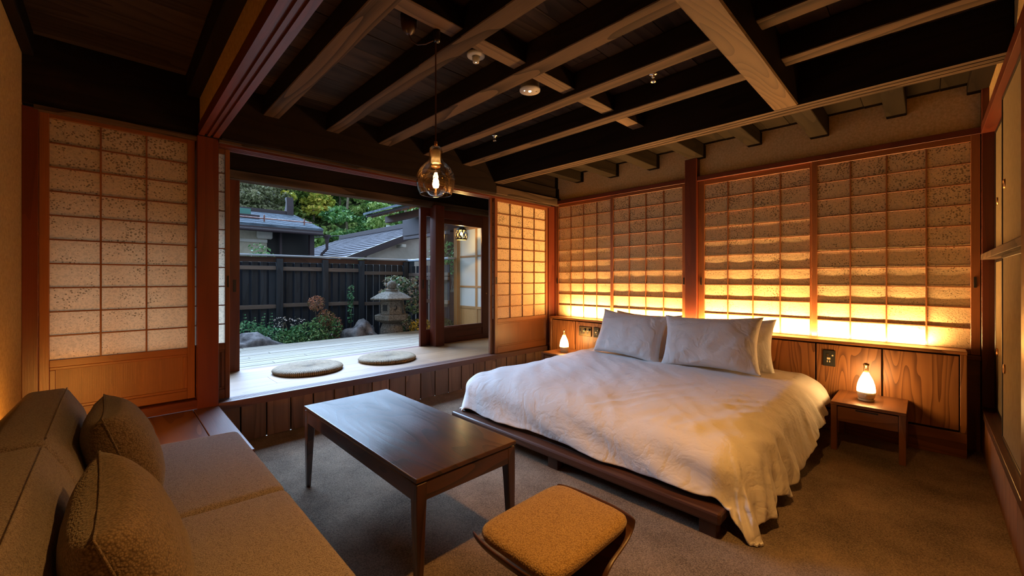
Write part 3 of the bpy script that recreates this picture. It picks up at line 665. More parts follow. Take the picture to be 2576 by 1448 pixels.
def rock(label, loc, sz, seed, grp=None):
    bm = bmesh.new(); bmesh.ops.create_icosphere(bm, subdivisions=4, radius=1.0)
    for v in bm.verts:
        p = v.co.copy(); d = noise.noise(p * 1.3 + Vector((seed, 0, 0))) * 0.35 + noise.noise(p * 3.1 + Vector((0, seed, 0))) * 0.16 + abs(noise.noise(p * 6 + Vector((0, seed, 3)))) * 0.07
        v.co = p * (1 + d); v.co.z = max(v.co.z, -0.5)
        v.co = Vector((v.co.x * sz[0], v.co.y * sz[1], v.co.z * sz[2]))
    me = bpy.data.meshes.new('m'); bm.to_mesh(me); bm.free()
    return tag(link('garden_rock', me, 'rock', None, loc, True), label, 'rock')
rock('rounded grey garden rock beside the stone lantern', (2.86, 6.36, 0.10), (0.27, 0.24, 0.36), 3.1)
rock('low dark rock at the deck edge by the left door stile', (1.30, 6.28, 0.12), (0.40, 0.26, 0.27), 8.4)

def leaves(n, fn, size, seed, asp=0.5, fold=0.25):
    rnd = random.Random(seed); verts = []; faces = []
    for i in range(n):
        c = Vector(fn(rnd)); s_ = size * rnd.uniform(0.6, 1.35)
        q = Euler((rnd.uniform(-1.1, 1.1), rnd.uniform(-1.1, 1.1), rnd.uniform(0, 6.28))).to_matrix()
        k = len(verts)
        for p in ((-s_, 0, 0), (0, -s_ * asp, s_ * fold), (s_, 0, 0), (0, s_ * asp, s_ * fold)): verts.append(c + q @ Vector(p))
        faces.append((k, k + 1, k + 2)); faces.append((k, k + 2, k + 3))
    me = bpy.data.meshes.new('m'); me.from_pydata(verts, [], faces); me.update(); return me
def blob(cs):
    def f(r):
        c, rad = r.choice(cs)
        while True:
            p = Vector((r.uniform(-1, 1), r.uniform(-1, 1), r.uniform(-1, 1)))
            if p.length < 1: break
        p = p.normalized() * (p.length ** 0.5)
        return Vector(c) + Vector((p.x * rad[0], p.y * rad[1], p.z * rad[2]))
    return f
def plant(name, label, cat, loc, blobs, n, size, mat, stems=4, sm='bark', asp=0.5, h=0.5, sr=0.006, group=None):
    t = thing(name, label, cat, loc, 0, group)
    link('foliage', leaves(n, blob(blobs), size, hash(label) % 1000 if False else len(label) * 7, asp), mat, t, loc)
    for i in range(stems):
        c, rad = blobs[i % len(blobs)]
        e = Vector(loc) + Vector(c) + Vector((random.uniform(-.5, .5) * rad[0], random.uniform(-.5, .5) * rad[1], 0))
        b0 = Vector(loc) + Vector((random.uniform(-.06, .06), random.uniform(-.06, .06), -0.02)); m_ = (b0 + e) / 2 + Vector((random.uniform(-.05, .05), random.uniform(-.05, .05), 0.04))
        tube('stem', [b0, m_, e], sr, sm, t, 6)
    return t
plant('garden_shrub', 'mixed green shrub spreading behind the low dark rock', 'shrub', (1.55, 6.50, -0.10), [((0.0, 0, .38), (.32, .22, .2)), ((.35, .05, .32), (.3, .2, .22)), ((-.2, .1, .45), (.25, .2, .2))], 1500, 0.022, 'l_fern', 5)
plant('garden_shrub', 'bright green leafy shrub left of the rounded rock', 'shrub', (2.08, 6.45, -0.10), [((0.0, 0, .36), (.30, .22, .24)), ((.28, .1, .46), (.26, .2, .22)), ((-.25, -.02, .30), (.25, .2, .2))], 1600, 0.024, 'l_green', 5)
plant('flowering_shrub', 'shrub with pink red leaf tips rising against the fence', 'shrub', (2.36, 6.62, -0.10), [((0.05, 0, .62), (.14, .12, .14)), ((-.10, .0, .86), (.13, .1, .12)), ((.20, .05, .40), (.13, .12, .25))], 900, 0.020, 'l_red', 6)
plant('pale_flowers', 'small white flowers above the green shrub by the fence', 'flowers', (1.86, 6.66, -0.10), [((0.0, 0, .60), (.26, .1, .08)), ((.62, -.05, .30), (.2, .1, .1))], 160, 0.014, plain('white_petals', (0.75, 0.70, 0.68), 0.6), 5, asp=0.8)
fr = thing('fern', 'pale fern fronds rising at the left door stile', 'fern', (1.34, 6.62, 0.1))
for k in range(5):
    base = Vector((1.34 + k * 0.07, 6.62, 0.30)); tip = base + Vector((-.03 + .05 * (k % 3), 0, 0.34 - .05 * (k % 2)))
    vs, fs = [], []
    for i in range(9):
        p = base.lerp(tip, i / 8) - base; wdt = 0.065 * (1 - i / 10)
        for sg in (-1, 1):
            q = len(vs); vs += [p, p + Vector((sg * wdt * .5, -.01, .014)), p + Vector((sg * wdt, -.015, .004)), p + Vector((sg * wdt * .5, -.01, -.008))]; fs.append((q, q + 1, q + 2, q + 3))
    me = bpy.data.meshes.new('m'); me.from_pydata([tuple(v) for v in vs], [], fs); me.update(); link('frond', me, 'l_fern', fr, base)
iv = thing('ivy_vine', 'thin ivy vine climbing the black fence above the rounded rock', 'vine', (2.93, 6.97, 0.25))
link('foliage', leaves(110, lambda r: (2.80 + r.uniform(-.05, .05) + .02 * math.sin(r.random() * 9), 6.94, 0.42 + 0.75 * r.random() ** 1.1), 0.020, 5, 0.8), 'l_fern', iv, (0, 0, 0)) if False else link('foliage', leaves(120, lambda r: (r.uniform(-.05, .05), -.03, 0.12 + 0.66 * r.random()), 0.020, 5, 0.8), 'l_fern', iv, (2.93, 6.97, 0.25))
tube('stem', [(2.93, 6.95, 0.25), (2.95, 6.95, 0.65), (2.92, 6.95, 1.0)], 0.004, 'bark', iv)
mt = thing('maple_tree', 'small maple with green and pinkish leaves behind the stone lantern', 'tree', (3.85, 6.55, -0.10))
link('foliage', leaves(1700, blob([((-.28, 0, 1.18), (.24, .2, .12)), ((.0, -.05, 1.02), (.32, .25, .16)), ((-.42, -.1, 1.00), (.22, .18, .08)), ((.22, 0, 1.1), (.3, .25, .2)), ((.05, -.05, .75), (.15, .2, .15)), ((-.1, 0, .42), (.14, .1, .2))]), 0.026, 77, 0.75), 'l_maple', mt, (3.85, 6.55, -0.10))
tube('trunk', [(3.80, 6.55, -0.1), (3.77, 6.55, 0.35), (3.72, 6.55, 0.62), (3.66, 6.55, 0.95)], 0.022, 'bark', mt)
tube('branch', [(3.72, 6.55, 0.62), (3.95, 6.5, 0.85), (4.05, 6.5, 1.2)], 0.010, 'bark', mt); tube('branch', [(3.69, 6.55, 0.78), (3.5, 6.5, 1.0), (3.42, 6.5, 1.15)], 0.008, 'bark', mt)
plant('autumn_bush', 'low round bush with yellow autumn leaves right of the stone lantern', 'bush', (3.74, 6.02, -0.10), [((0, 0, .40), (.20, .16, .18)), ((.0, -.02, .25), (.18, .14, .12))], 900, 0.022, 'l_yellow', 4)
plant('dark_bush', 'clipped dark green bush seen low through the glass door', 'bush', (3.98, 5.62, -0.10), [((-.02, 0.05, .43), (.15, .25, .16))], 900, 0.018, 'l_dark', 4)
plant('camellia_shrub', 'pale green leafy branches above the side fence behind glass door', 'shrub', (4.75, 6.55, 0.9), [((-.15, 0, .75), (.35, .2, .22)), ((.1, 0, .5), (.3, .2, .2))], 420, 0.035, 'l_green', 6, h=1)
plant('young_sapling', 'light green sapling tip showing above the fence cap', 'shrub', (1.75, 7.75, -0.10), [((0, 0, 1.75), (.16, .05, .10)), ((.02, 0, 1.62), (.22, .05, .06))], 110, 0.03, 'l_green', 3, h=1)

# iron lantern hanging from the eaves
hl = thing('hanging_iron_lantern', 'pierced iron lantern glowing on a chain outside the glass door', 'lantern', (3.67, 4.80, 1.99))
tube('chain', [(3.67, 4.80, 2.2), (3.672, 4.80, 2.05), (3.668, 4.80, 1.97), (3.67, 4.80, 1.905)], 0.004, 'iron', hl)
bm = bmesh.new(); N = 26; prof = [(0.025, .10), (0.055, .085), (0.078, .05), (0.088, .01), (0.09, -.03), (0.084, -.065), (0.075, -.085)]
rg = [[bm.verts.new((r * math.cos(6.2832 * i / N), r * math.sin(6.2832 * i / N), z)) for i in range(N)] for r, z in prof]
for a in range(len(prof) - 1):
    for i in range(N):
        if a in (2, 3, 4) and (i * 7 + a * 5) % 3 != 0: continue
        bm.faces.new((rg[a][i], rg[a][(i + 1) % N], rg[a + 1][(i + 1) % N], rg[a + 1][i]))
me = bpy.data.meshes.new('m'); bm.to_mesh(me); bm.free(); sh = link('pierced_shade', me, 'iron', hl, (3.67, 4.80, 1.80))
md = sh.modifiers.new('s', 'SOLIDIFY'); md.thickness = 0.004
lathe('bulb', [(0, -.02), (.014, -.01), (.016, .01), (0, .03)], 'filament', hl, (3.67, 4.80, 1.80), 12)

# ------------------------------------------------------------------ houses beyond the fence
ha = thing('neighbour_house', 'cream walled house with blue grey roof beyond the fence at left', 'house', (2.0, 12.0, 0))
box('wall', -3.0, 3.0, 12.55, 12.75, -0.1, 2.50, 'stucco', ha, 0)
box('dark_bay', 3.0, 4.15, 12.7, 12.9, -0.1, 2.50, 'blackmat', ha, 0)
box('corner_post', 4.02, 4.14, 12.3, 12.44, -0.1, 2.45, 'darkroof', ha); box('brace', 3.3, 3.36, 12.5, 12.56, 1.5, 2.45, 'darkroof', ha)
box('wall_band', -3.0, 3.0, 12.50, 12.55, 2.12, 2.20, 'stucco2', ha); box('bracket', 2.75, 3.12, 12.45, 12.56, 2.22, 2.44, 'stucco2', ha, 0.04)
prism('roof_slab', [(12.0, 2.47), (12.0, 2.56), (14.5, 3.23), (16.0, 2.85), (16.0, 2.75), (14.5, 3.14)], 0, -3.2, 4.28, 'roof', ha)
for k in range(14):
    yy = 12.03 + k * 0.176; zz = 2.565 + k * 0.0472
    box('roof_course', -3.2, 4.28, yy, yy + 0.03, zz, zz + 0.016, 'roof', ha, 0)
box('eave_board', -3.2, 4.26, 11.98, 12.02, 2.40, 2.50, 'darkroof', ha); tube('gutter', [(-3.2, 11.95, 2.42), (4.25, 11.95, 2.40)], 0.045, 'darkroof', ha)
box('ridge', -3.2, 4.20, 14.42, 14.58, 3.18, 3.32, 'darkroof', ha); prism('ridge_end', [(14.38, 3.15), (14.62, 3.15), (14.62, 3.42), (14.54, 3.50), (14.50, 3.62), (14.60, 3.76), (14.42, 3.78), (14.38, 3.5)], 0, 4.0, 4.20, 'darkroof', ha)
tube('snow_rail', [(-3.0, 12.45, 2.78), (4.12, 12.45, 2.76)], 0.018, 'copper', ha)
for x in (0.9, 2.9, 3.9): box('rail_bracket', x, x + .02, 12.40, 12.48, 2.66, 2.86, 'copper', ha)
box('skylight', 0.6, 2.72, 13.0, 13.65, 2.90, 3.07, 'greenglass', ha); box('skylight_curb', 0.5, 2.9, 12.86, 13.7, 2.80, 2.90, 'darkroof', ha)
lathe('downpipe_head', [(0.05, -.12), (0.06, 0), (0.11, .08), (0.11, .12), (0, .12)], 'darkroof', ha, (4.38, 12.0, 2.28), 4, False)
tube('downpipe', [(4.38, 12, 2.2), (4.38, 12, 2.0), (4.27, 12.1, 1.85), (4.27, 12.1, -0.1)], 0.04, 'darkroof', ha)
hb = thing('gabled_house', 'house with mauve grey tiled roof and pale gable beyond the fence', 'house', (7.0, 10.0, 0))
prism('gable_wall', [(4.75, -0.1), (4.75, 1.74), (7.0, 2.66), (9.25, 1.74), (9.25, -0.1)], 1, 10.25, 10.4, 'stucco2', hb)
prism('roof_slab', [(4.0, 1.55), (4.0, 1.63), (7.0, 2.86), (10.0, 1.63), (10.0, 1.55), (7.0, 2.78)], 1, 10.0, 17.5, 'roof2', hb)
prism('barge_board', [(3.98, 1.47), (3.98, 1.64), (7.0, 2.88), (7.0, 2.70)], 1, 9.95, 10.03, 'darkroof', hb)
for k in range(13):
    xx = 4.05 + k * 0.22; zz = 1.655 + k * 0.0902
    box('roof_course', xx, xx + 0.035, 10.03, 17.4, zz, zz + 0.02, 'roof2', hb, 0)
box('ridge', 6.88, 7.12, 10.0, 17.5, 2.83, 2.98, 'darkroof', hb); box('purlin_end', 5.6, 5.70, 9.90, 10.25, 2.0, 2.08, 'stucco2', hb)
hc = thing('red_clad_shed', 'dark shed with red sheet roof behind the side fence', 'shed', (7.2, 8.0, 0))
box('wall', 5.6, 9.5, 8.2, 8.35, -0.1, 2.3, 'redfence', hc, 0); prism('roof_slab', [(5.2, 2.25), (5.2, 2.35), (8.5, 3.3), (8.5, 3.2)], 1, 7.2, 9.0, 'redtile', hc); box('eave_board', 5.1, 5.2, 7.2, 9.0, 2.1, 2.3, 'darkroof', hc)

pl = thing('striped_pole', 'orange and white pole rising above the roofs at centre', 'pole', (13.75, 19.4, 0))
tube('white_section', [(13.75, 19.4, 0), (13.75, 19.4, 4.35)], 0.13, 'white', pl); tube('orange_section', [(13.75, 19.4, 4.35), (13.75, 19.4, 6.5)], 0.13, 'orange', pl)
p2 = thing('utility_pole', 'pale grey utility pole with cross arm right of the striped pole', 'pole', (14.9, 18.6, 0))
tube('shaft', [(14.9, 18.6, 0), (14.9, 18.6, 6.6)], 0.12, 'white', p2); tube('cross_arm', [(13.9, 19.3, 3.75), (15.7, 18.0, 3.75)], 0.04, 'white', p2); tube('arm_brace', [(14.2, 19.1, 3.75), (14.9, 18.6, 4.2), (15.6, 18.1, 3.75)], 0.03, 'white', p2)
p3 = thing('transformer_pole', 'pole top with transformers and yellow guards above the mauve roof', 'pole', (11.6, 22.2, 0))
tube('shaft', [(11.6, 22.2, 0), (11.6, 22.2, 4.3)], 0.13, 'white', p3)
for dx, dz in ((-.35, 3.5), (.3, 3.75), (.65, 3.7)): lathe('transformer', [(0, 0), (.14, 0), (.14, .3), (0, .32)], 'grey', p3, (11.6 + dx, 22.2 - dx * .6, dz - .15), 12)
tube('yellow_guard', [(12.6, 21.5, 3.9), (13.1, 21.2, 4.15)], 0.07, 'orange', p3); tube('yellow_guard', [(11.0, 22.5, 3.2), (11.8, 22.0, 3.2)], 0.06, 'orange', p3)
tube('cross_arm', [(11.0, 22.6, 3.9), (12.9, 21.3, 3.95)], 0.04, 'white', p3)
pw = thing('power_lines', 'thin power lines running between the poles', 'wire', (6.0, 25.0, 3.0))
for z0, z1 in ((3.3, 3.9), (2.5, 3.5), (8.6, 8.2)):
    tube('cable', [(4.0, 26, z0), (8.0, 24, (z0 + z1) / 2 - .15), (11.6, 22.2, z1)], 0.025, 'blackmat', pw)

# wooded hillside
bm = bmesh.new(); G = []
def hz(x, y): d = (x * .45 + y * .9) - 24; return -0.1 + max(0, d) * 0.62 + (noise.noise(Vector((x * .08, y * .08, 1))) * 2.2 if d > 0 else 0)
for j in range(36):
    G.append([bm.verts.new((-30 + i * 2.8, 18 + j * 1.9, hz(-30 + i * 2.8, 18 + j * 1.9))) for i in range(50)])
for j in range(35):
    for i in range(49): bm.faces.new((G[j][i], G[j][i + 1], G[j + 1][i + 1], G[j + 1][i]))
me = bpy.data.meshes.new('m'); bm.to_mesh(me); bm.free()
M['hill'] = speck('hillside_undergrowth', (0.02, 0.035, 0.012), (0.12, 0.14, 0.06), 1.2, 0.95, 0.6, 0.2)
hill = struct(link('hillside', me, 'hill', None, (0, 0, 0), True))
def crown(seed, n, size, r):
    rnd = random.Random(seed); bl = []
    for i in range(16):
        a = rnd.uniform(0, 6.28); q = rnd.uniform(0.2, .75); zz = rnd.uniform(-.55, .75)
        rr = rnd.uniform(.22, .38); bl.append(((math.cos(a) * q * r * (1 - .4 * max(0, zz)), math.sin(a) * q * r * (1 - .4 * max(0, zz)), zz * r), (rr * r, rr * r, rr * r * .45)))
    return leaves(n, blob(bl), size, seed, 0.6)
cr = {k: [crown(sd + i, 2400, 0.17, 2.6) for i in range(3)] for k, sd in (('t1', 11), ('t2', 41), ('t3', 71), ('t4', 91))}
fx, fy = math.cos(.7943), math.sin(.7943); rx, ry = math.sin(.7943), -math.cos(.7943)
rnd = random.Random(4)
LAB = {'t1': ('dark green tree on the wooded hillside', 'dark green hillside trees'), 't2': ('light green tree on the wooded hillside', 'light green hillside trees'),
       't4': ('grey brown half bare tree on the wooded hillside', 'grey brown hillside trees')}
trk = None
def tree(px, depth, kind, sc, label, group):
    global trk
    lat = (px - 1288) / 1024.3 * depth; x = fx * depth + rx * lat; y = fy * depth + ry * lat; z = hz(x, y)
    t = thing('hillside_tree', label, 'tree', (x, y, z), 0, group)
    me = cr[kind][rnd.randrange(3)]
    if not me.materials: me.materials.append(M[kind])
    o = bpy.data.objects.new('crown', me); COL.objects.link(o); WL[o.name] = Vector((x, y, z)); o.parent = t; o.location = (0, 0, 2.4 * sc); o.scale = (sc, sc, sc * rnd.uniform(.85, 1.15)); o.rotation_euler = (0, 0, rnd.uniform(0, 6.28))
    if trk is None:
        trk = tube('trunk', [(0, 0, -.3), (.08, 0, 1.2), (0, .05, 2.6), (.1, -.05, 4.4)], 0.09, 'bark', None); trk.parent = t; trk.location = (0, 0, 0)
    else:
        c = trk.copy(); COL.objects.link(c); c.parent = t; c.location = (0, 0, 0); c.scale = (sc, sc, sc)
tree(788, 30, 't3', 1.05, 'rounded golden green tree standing out on the hillside', None)
for row, (d0, d1, n) in enumerate(((25, 28, 12), (30, 34, 13), (36, 41, 13), (43, 49, 13))):
    for i in range(n):
        px = 560 + (i + rnd.uniform(-.3, .3)) * 700 / (n - 1); k = rnd.choice(('t1', 't1', 't2') if px > 760 else ('t4', 't2', 't4', 't1'))
        if row == 0 and 700 < px < 870: continue
        if row == 1 and 740 < px < 850: continue
        tree(px, rnd.uniform(d0, d1), k, rnd.uniform(.75, 1.15) * (1, 1.0, 1.15, 1.3)[row], *LAB[k])
ug = leaves(14000, lambda r: (lambda x, y: (x, y, hz(x, y) + r.uniform(0, 1.0)))(r.uniform(4, 44), r.uniform(20, 52)), 0.28, 19, 0.6)
u = link('undergrowth', ug, 't2', None, (0, 0, 0)); u['kind'] = 'stuff'; u['label'] = 'tangled green undergrowth covering the hillside'; u['category'] = 'undergrowth'

# ------------------------------------------------------------------ bed
bed = thing('bed', 'low dark wood platform bed with white duvet between the nightstands', 'bed', (2.85, 1.55, 0))
box('frame', 1.86, 1.95, 0.62, 2.56, 0.070, 0.122, 'bedwood', bed, 0.012, segs=2); box('frame', 1.95, 3.84, 0.62, 0.70, 0.072, 0.120, 'bedwood', bed, 0.006); box('frame', 1.95, 3.84, 2.48, 2.56, 0.072, 0.120, 'bedwood', bed, 0.006)
box('slat_base', 1.95, 3.84, 0.70, 2.48, 0.08, 0.118, 'bedwood', bed)
for x in (1.885, 2.85, 3.70):
    for y in (0.645, 1.535, 2.47): box('leg', x, x + 0.06, y, y + 0.075, 0.0, 0.072, 'bedwood', bed, 0.003, 2)
box('mattress', 1.97, 3.82, 0.68, 2.46, 0.12, 0.36, 'pcase', bed, 0.05, segs=4)
# duvet
A0, A1, B0, B1 = 1.93, 3.78, 0.56, 2.56; rad = 0.135; hf, hr, hl = 0.235, 0.36, 0.30
NA, NB = 190, 210
bm = bmesh.new(); G = []
def n3(x, y, z=0.0): return noise.noise(Vector((x, y, z)))
def ridge(x, y, z=0.0): return (1 - abs(n3(x, y, z)) * 2.4)
ia, ib0, ib1 = A0 + rad, B0 + rad, B1 - rad
for i in range(NA + 1):
    ta = i / NA; row = []
    for j in range(NB + 1):
        tb = j / NB
        a = (ia - (hf + rad * .57)) + ta * (A1 - (ia - (hf + rad * .57)))
        headk = min(1, max(0, (A1 - a) / 1.3))
        lr = (0.16 + (hr - 0.16 + rad * .57) * headk ** .5) * (1 + 0.16 * n3(a * 3.1, 4.2) + 0.08 * n3(a * 9.1, 2.2)); ll = (hl + rad * .57) * (1 + 0.06 * n3(a * 2.3, 9.2))
        b = (ib0 - lr) + tb * (ib1 + ll - (ib0 - lr))
        dx = max(0, ia - a); dy = (ib0 - b) if b < ib0 else ((b - ib1) if b > ib1 else 0); sy = -1 if b < ib0 else 1
        d = math.hypot(dx, dy); cx_ = max(a, ia); cy_ = min(max(b, ib0), ib1)
        # puffy top
        e = min((a - 1.8) / .5, 1) * min((cy_ - B0 + .15) / .4, 1, (B1 + .15 - cy_) / .4)
        z = 0.385 + 0.038 * e + 0.022 * n3(a * 1.6, b * 1.5) + 0.010 * n3(a * 1.3 + b * .8, b * 4.2 - a * 1.8, 2) + 0.006 * n3((a + b) * 1.2, (a - b) * 7.0, 5) + 0.0035 * ridge((a + b) * 1.5, (a - b) * 5.0, 9)
        x, y = cx_, cy_
        if d > 1e-6:
            ux, uy = -dx / d, sy * dy / d; th = d / rad; lim = 1.42
            if th < lim: out = rad * math.sin(th); dr = rad * (1 - math.cos(th))
            else:
                ex = d - rad * lim; out = rad * math.sin(lim) + ex * 0.10; dr = rad * (1 - math.cos(lim)) + ex * 0.985
            k = min(1, max(0, (th - .6) / 2.2))
            if dx > dy * 0.7:   # foot side: long soft diagonal folds
                f = 0.026 * math.sin((b * 1.0 + dr * 2.6) * 10 + 3.0 * n3(b * 1.5, dr * 2, 3)) * (0.35 + 0.65 * ridge(b * 1.8 + dr * 3, dr * 1.2, 7))
                f += 0.004 * ridge(b * 3 + dr * 8, dr * 2, 8)
            else:
                f = 0.017 * math.sin(a * 24 + 7.0 * n3(a * 2.1, dr * 1.5, 1)) + 0.016 * ridge(a * 9 + dr * 2.5, dr * 2.0, 2) + 0.006 * ridge(a * 22, dr * 5, 6)
                f *= 1.0 if sy < 0 else 0.8
            cor = min(dx, dy) / (d + 1e-6)
            out += f * k * (1 - 0.4 * cor) + (0.035 + (0.07 * min(1, max(0, (a - 2.7) / .7)) if sy < 0 else 0)) * k * (1 if sy < 0 and dy > dx else 0.25)
            x = cx_ + ux * out; y = cy_ + uy * out; z -= dr * (1.0 - 0.10 * cor)
            z += 0.010 * k * n3(a * 9, b * 9)
            lowest = 0.128 if (x > 1.855 and y > 0.60 and y < 2.58) else 0.015
            z = max(z, lowest)
        if 2.0 < a and j > 0:
            # radiating gathers towards the lower right corner
            g = max(0, 1 - math.hypot(a - 2.15, b - 0.75) / 0.9); z += 0.012 * g * ridge((b - .7) * 9 + (a - 2.0) * 5, (a - b) * 1.1, 11)
        row.append(bm.verts.new((x - 2.85, y - 1.55, z)))
    G.append(row)
for i in range(NA):
    for j in range(NB): bm.faces.new((G[i][j], G[i + 1][j], G[i + 1][j + 1], G[i][j + 1]))
bmesh.ops.recalc_face_normals(bm, faces=bm.faces)
me = bpy.data.meshes.new('m'); bm.to_mesh(me); bm.free()
dv = tag(link('duvet', me, 'duvet', None, (2.85, 1.55, 0), True), 'white cotton duvet spread over the low bed and hanging down its side', 'duvet')
md = dv.modifiers.new('s', 'SOLIDIFY'); md.thickness = 0.012; md.offset = -1
md = dv.modifiers.new('sub', 'SUBSURF'); md.levels = 1; md.render_levels = 1

def cushion_mesh(wd, ht, th, seed, n=36, wr=0.004, pinch=0.10, ears=0.0):
    bm = bmesh.new(); grids = []
    for sg in (1, -1):
        g = []
        for j in range(n + 1):
            r_ = []
            for i in range(n + 1):
                u = 2 * i / n - 1; v = 2 * j / n - 1
                e = ((1 - abs(u) ** 2.6) * (1 - abs(v) ** 2.6)) ** 0.42
                x = wd / 2 * u * (1 - pinch * (1 - abs(v) ** 2) * abs(u) ** 3 * 0.6) ; y = ht / 2 * v * (1 - pinch * (1 - abs(u) ** 2) * abs(v) ** 3 * 0.8)
                cr_ = abs(u * v) ** 4
                zz = sg * th / 2 * e + wr * ridge(u * 2 + seed, v * 2.6 + u * 1.2, seed) * (e ** .5) + wr * .8 * ridge(u * 6 + seed, v * 1.5, seed + 2) * (1 - e) * 1.5
                r_.append((x, zz, y))
            g.append(r_)
        grids.append(g)
    V = {}
    def vert(s_, i, j):
        key = ('e', i, j) if i in (0, n) or j in (0, n) else (s_, i, j)
        if key not in V: V[key] = bm.verts.new(grids[s_][j][i])
        return V[key]
    for s_ in (0, 1):
        for j in range(n):
            for i in range(n):
                q = (vert(s_, i, j), vert(s_, i + 1, j), vert(s_, i + 1, j + 1), vert(s_, i, j + 1)); bm.faces.new(q if s_ else q[::-1])
    bmesh.ops.recalc_face_normals(bm, faces=bm.faces)
    me = bpy.data.meshes.new('m'); bm.to_mesh(me); bm.free(); return me
def pillow(label, x, y, z, wd, ht, th, lean, yaw, roll, seed):
    o = link('pillow', cushion_mesh(wd, ht, th, seed, 44, 0.007, 0.16), 'pcase', None, (x, y, z), True)
    o.rotation_mode = 'XYZ'
    # width along Y, leaning back towards +X
    o.rotation_euler = (Matrix.Rotation(yaw + R(90), 3, 'Z') @ Matrix.Rotation(roll, 3, 'Y') @ Matrix.Rotation(lean, 3, 'X')).to_euler()
    return tag(o, label, 'pillow', 'white pillows against the headboard')
pillow('white pillow in front at the left, propped upright on the bed', 3.47, 1.955, 0.612, 0.70, 0.44, 0.17, R(22), R(-3), R(-3), 1.3)
pillow('white pillow in front at the right, lit warmly from the side', 3.45, 1.235, 0.620, 0.76, 0.45, 0.18, R(20), R(2), R(2), 4.4)
pillow('white pillow tucked behind the left front pillow', 3.655, 1.90, 0.600, 0.68, 0.44, 0.15, R(17), 0, R(-1), 7.7)
pillow('white pillow tucked behind the right front pillow, corner sticking out', 3.655, 1.17, 0.590, 0.72, 0.44, 0.15, R(17), 0, R(3), 9.1)

# ------------------------------------------------------------------ headboard
hbd = thing('headboard', 'long grained wood headboard cabinet under the glowing screens', 'headboard', (3.95, 1.54, 0))
box('top_board', 3.845, 4.000, -0.182, 3.262, 0.655, 0.676, 'headboard', hbd, 0.003); box('ledge', 4.000, 4.056, -0.182, 3.262, 0.655, 0.668, 'headboard', hbd, 0.001)
box('plinth', 3.850, 3.99, -0.180, 3.258, 0.0, 0.155, 'stand', hbd, 0.002); box('end_frame', 3.850, 3.99, -0.180, -0.150, 0.155, 0.655, 'headboard', hbd, 0.003); box('end_frame', 3.850, 3.99, 3.225, 3.258, 0.155, 0.655, 'headboard', hbd, 0.003)
box('core', 3.880, 4.0, -0.15, 3.225, 0.155, 0.655, 'beam', hbd, 0)
seams = [-0.150, 0.218, 0.597, 1.016, 1.40, 1.78, 2.15, 2.51, 2.872, 3.225]
for a, b_ in zip(seams, seams[1:]): box('front_panel', 3.858, 3.882, a + .005, b_ - .005, 0.168, 0.643, 'headboard', hbd, 0.002, 2)
def plate(label, y0, y1, z0, z1, mat, bits):
    t = thing('wall_plate', label, 'outlet', (3.857, (y0 + y1) / 2, (z0 + z1) / 2))
    box('cover', 3.846, 3.858, y0, y1, z0, z1, mat, t, 0.003)
    for nm, a, b_, c, d, m_, dp in bits:
        h = y1 - y0; v = z1 - z0
        box(nm, 3.846 - dp, 3.8465, y1 - h * b_, y1 - h * a, z0 + v * c, z0 + v * d, m_, t, 0.001)
plate('bronze double switch plate with two black knobs beside the left lamp', 2.645, 2.817, 0.487, 0.594, 'bronze',
      [('switch', .10, .20, .50, .80, 'black', .003), ('switch', .22, .29, .25, .50, 'black', .003), ('socket', .36, .46, .25, .45, 'black', .002), ('socket', .66, .76, .25, .45, 'black', .002),
       ('label_chip', .36, .5, .50, .58, 'cream', .002), ('label_chip', .66, .8, .50, .58, 'cream', .002), ('knob', .44, .58, .60, .80, 'black', .016), ('knob', .76, .90, .60, .80, 'black', .016)])
plate('narrow black socket plate beside the left pillow', 2.543, 2.616, 0.487, 0.597, 'blackmat',
      [('switch', .25, .55, .60, .80, 'black', .003), ('indicator', .68, .80, .66, .76, 'cream', .003), ('socket', .32, .62, .42, .56, 'cream', .002), ('socket_slot', .30, .38, .24, .34, 'cream', .002), ('socket_slot', .55, .63, .24, .34, 'cream', .002)])
plate('narrow black socket plate above the right nightstand', 0.477, 0.552, 0.482, 0.602, 'blackmat',
      [('switch', .30, .50, .60, .78, 'bronze', .003), ('indicator', .72, .86, .64, .73, 'cream', .003), ('socket', .34, .62, .42, .54, 'cream', .002), ('socket_slot', .33, .41, .24, .36, 'cream', .002), ('socket_slot', .52, .60, .24, .36, 'cream', .002)])

# ------------------------------------------------------------------ nightstands and bottle lamps
def nightstand(label, y0, y1):
    t = thing('nightstand', label, 'nightstand', (3.63, (y0 + y1) / 2, 0), 0, 'nightstands beside the bed')
    box('top', 3.435, 3.842, y0, y1, 0.300, 0.320, 'stand', t, 0.002)
    for x in (3.437, 3.808):
        for y in (y0 + .002, y1 - .034): box('leg', x, x + .032, y, y + .032, 0, 0.300, 'stand', t, 0.002)
    for y in (y0 + .008, y1 - .028): box('side_rail', 3.469, 3.808, y, y + .02, 0.19, 0.30, 'stand', t, 0.001)
    d = box('drawer', 3.445, 3.80, y0 + .036, y1 - .036, 0.195, 0.292, 'stand', t, 0.002)
    box('finger_groove', 3.4435, 3.446, (y0 + y1) / 2 - .055, (y0 + y1) / 2 + .055, 0.278, 0.288, 'blackmat', d, 0)
nightstand('small wooden nightstand with drawer right of the bed', 0.085, 0.452)
nightstand('small wooden nightstand at the far left of the bed, mostly hidden', 2.665, 3.03)
def slim(p): return [(a * 0.77, b_) for a, b_ in p]
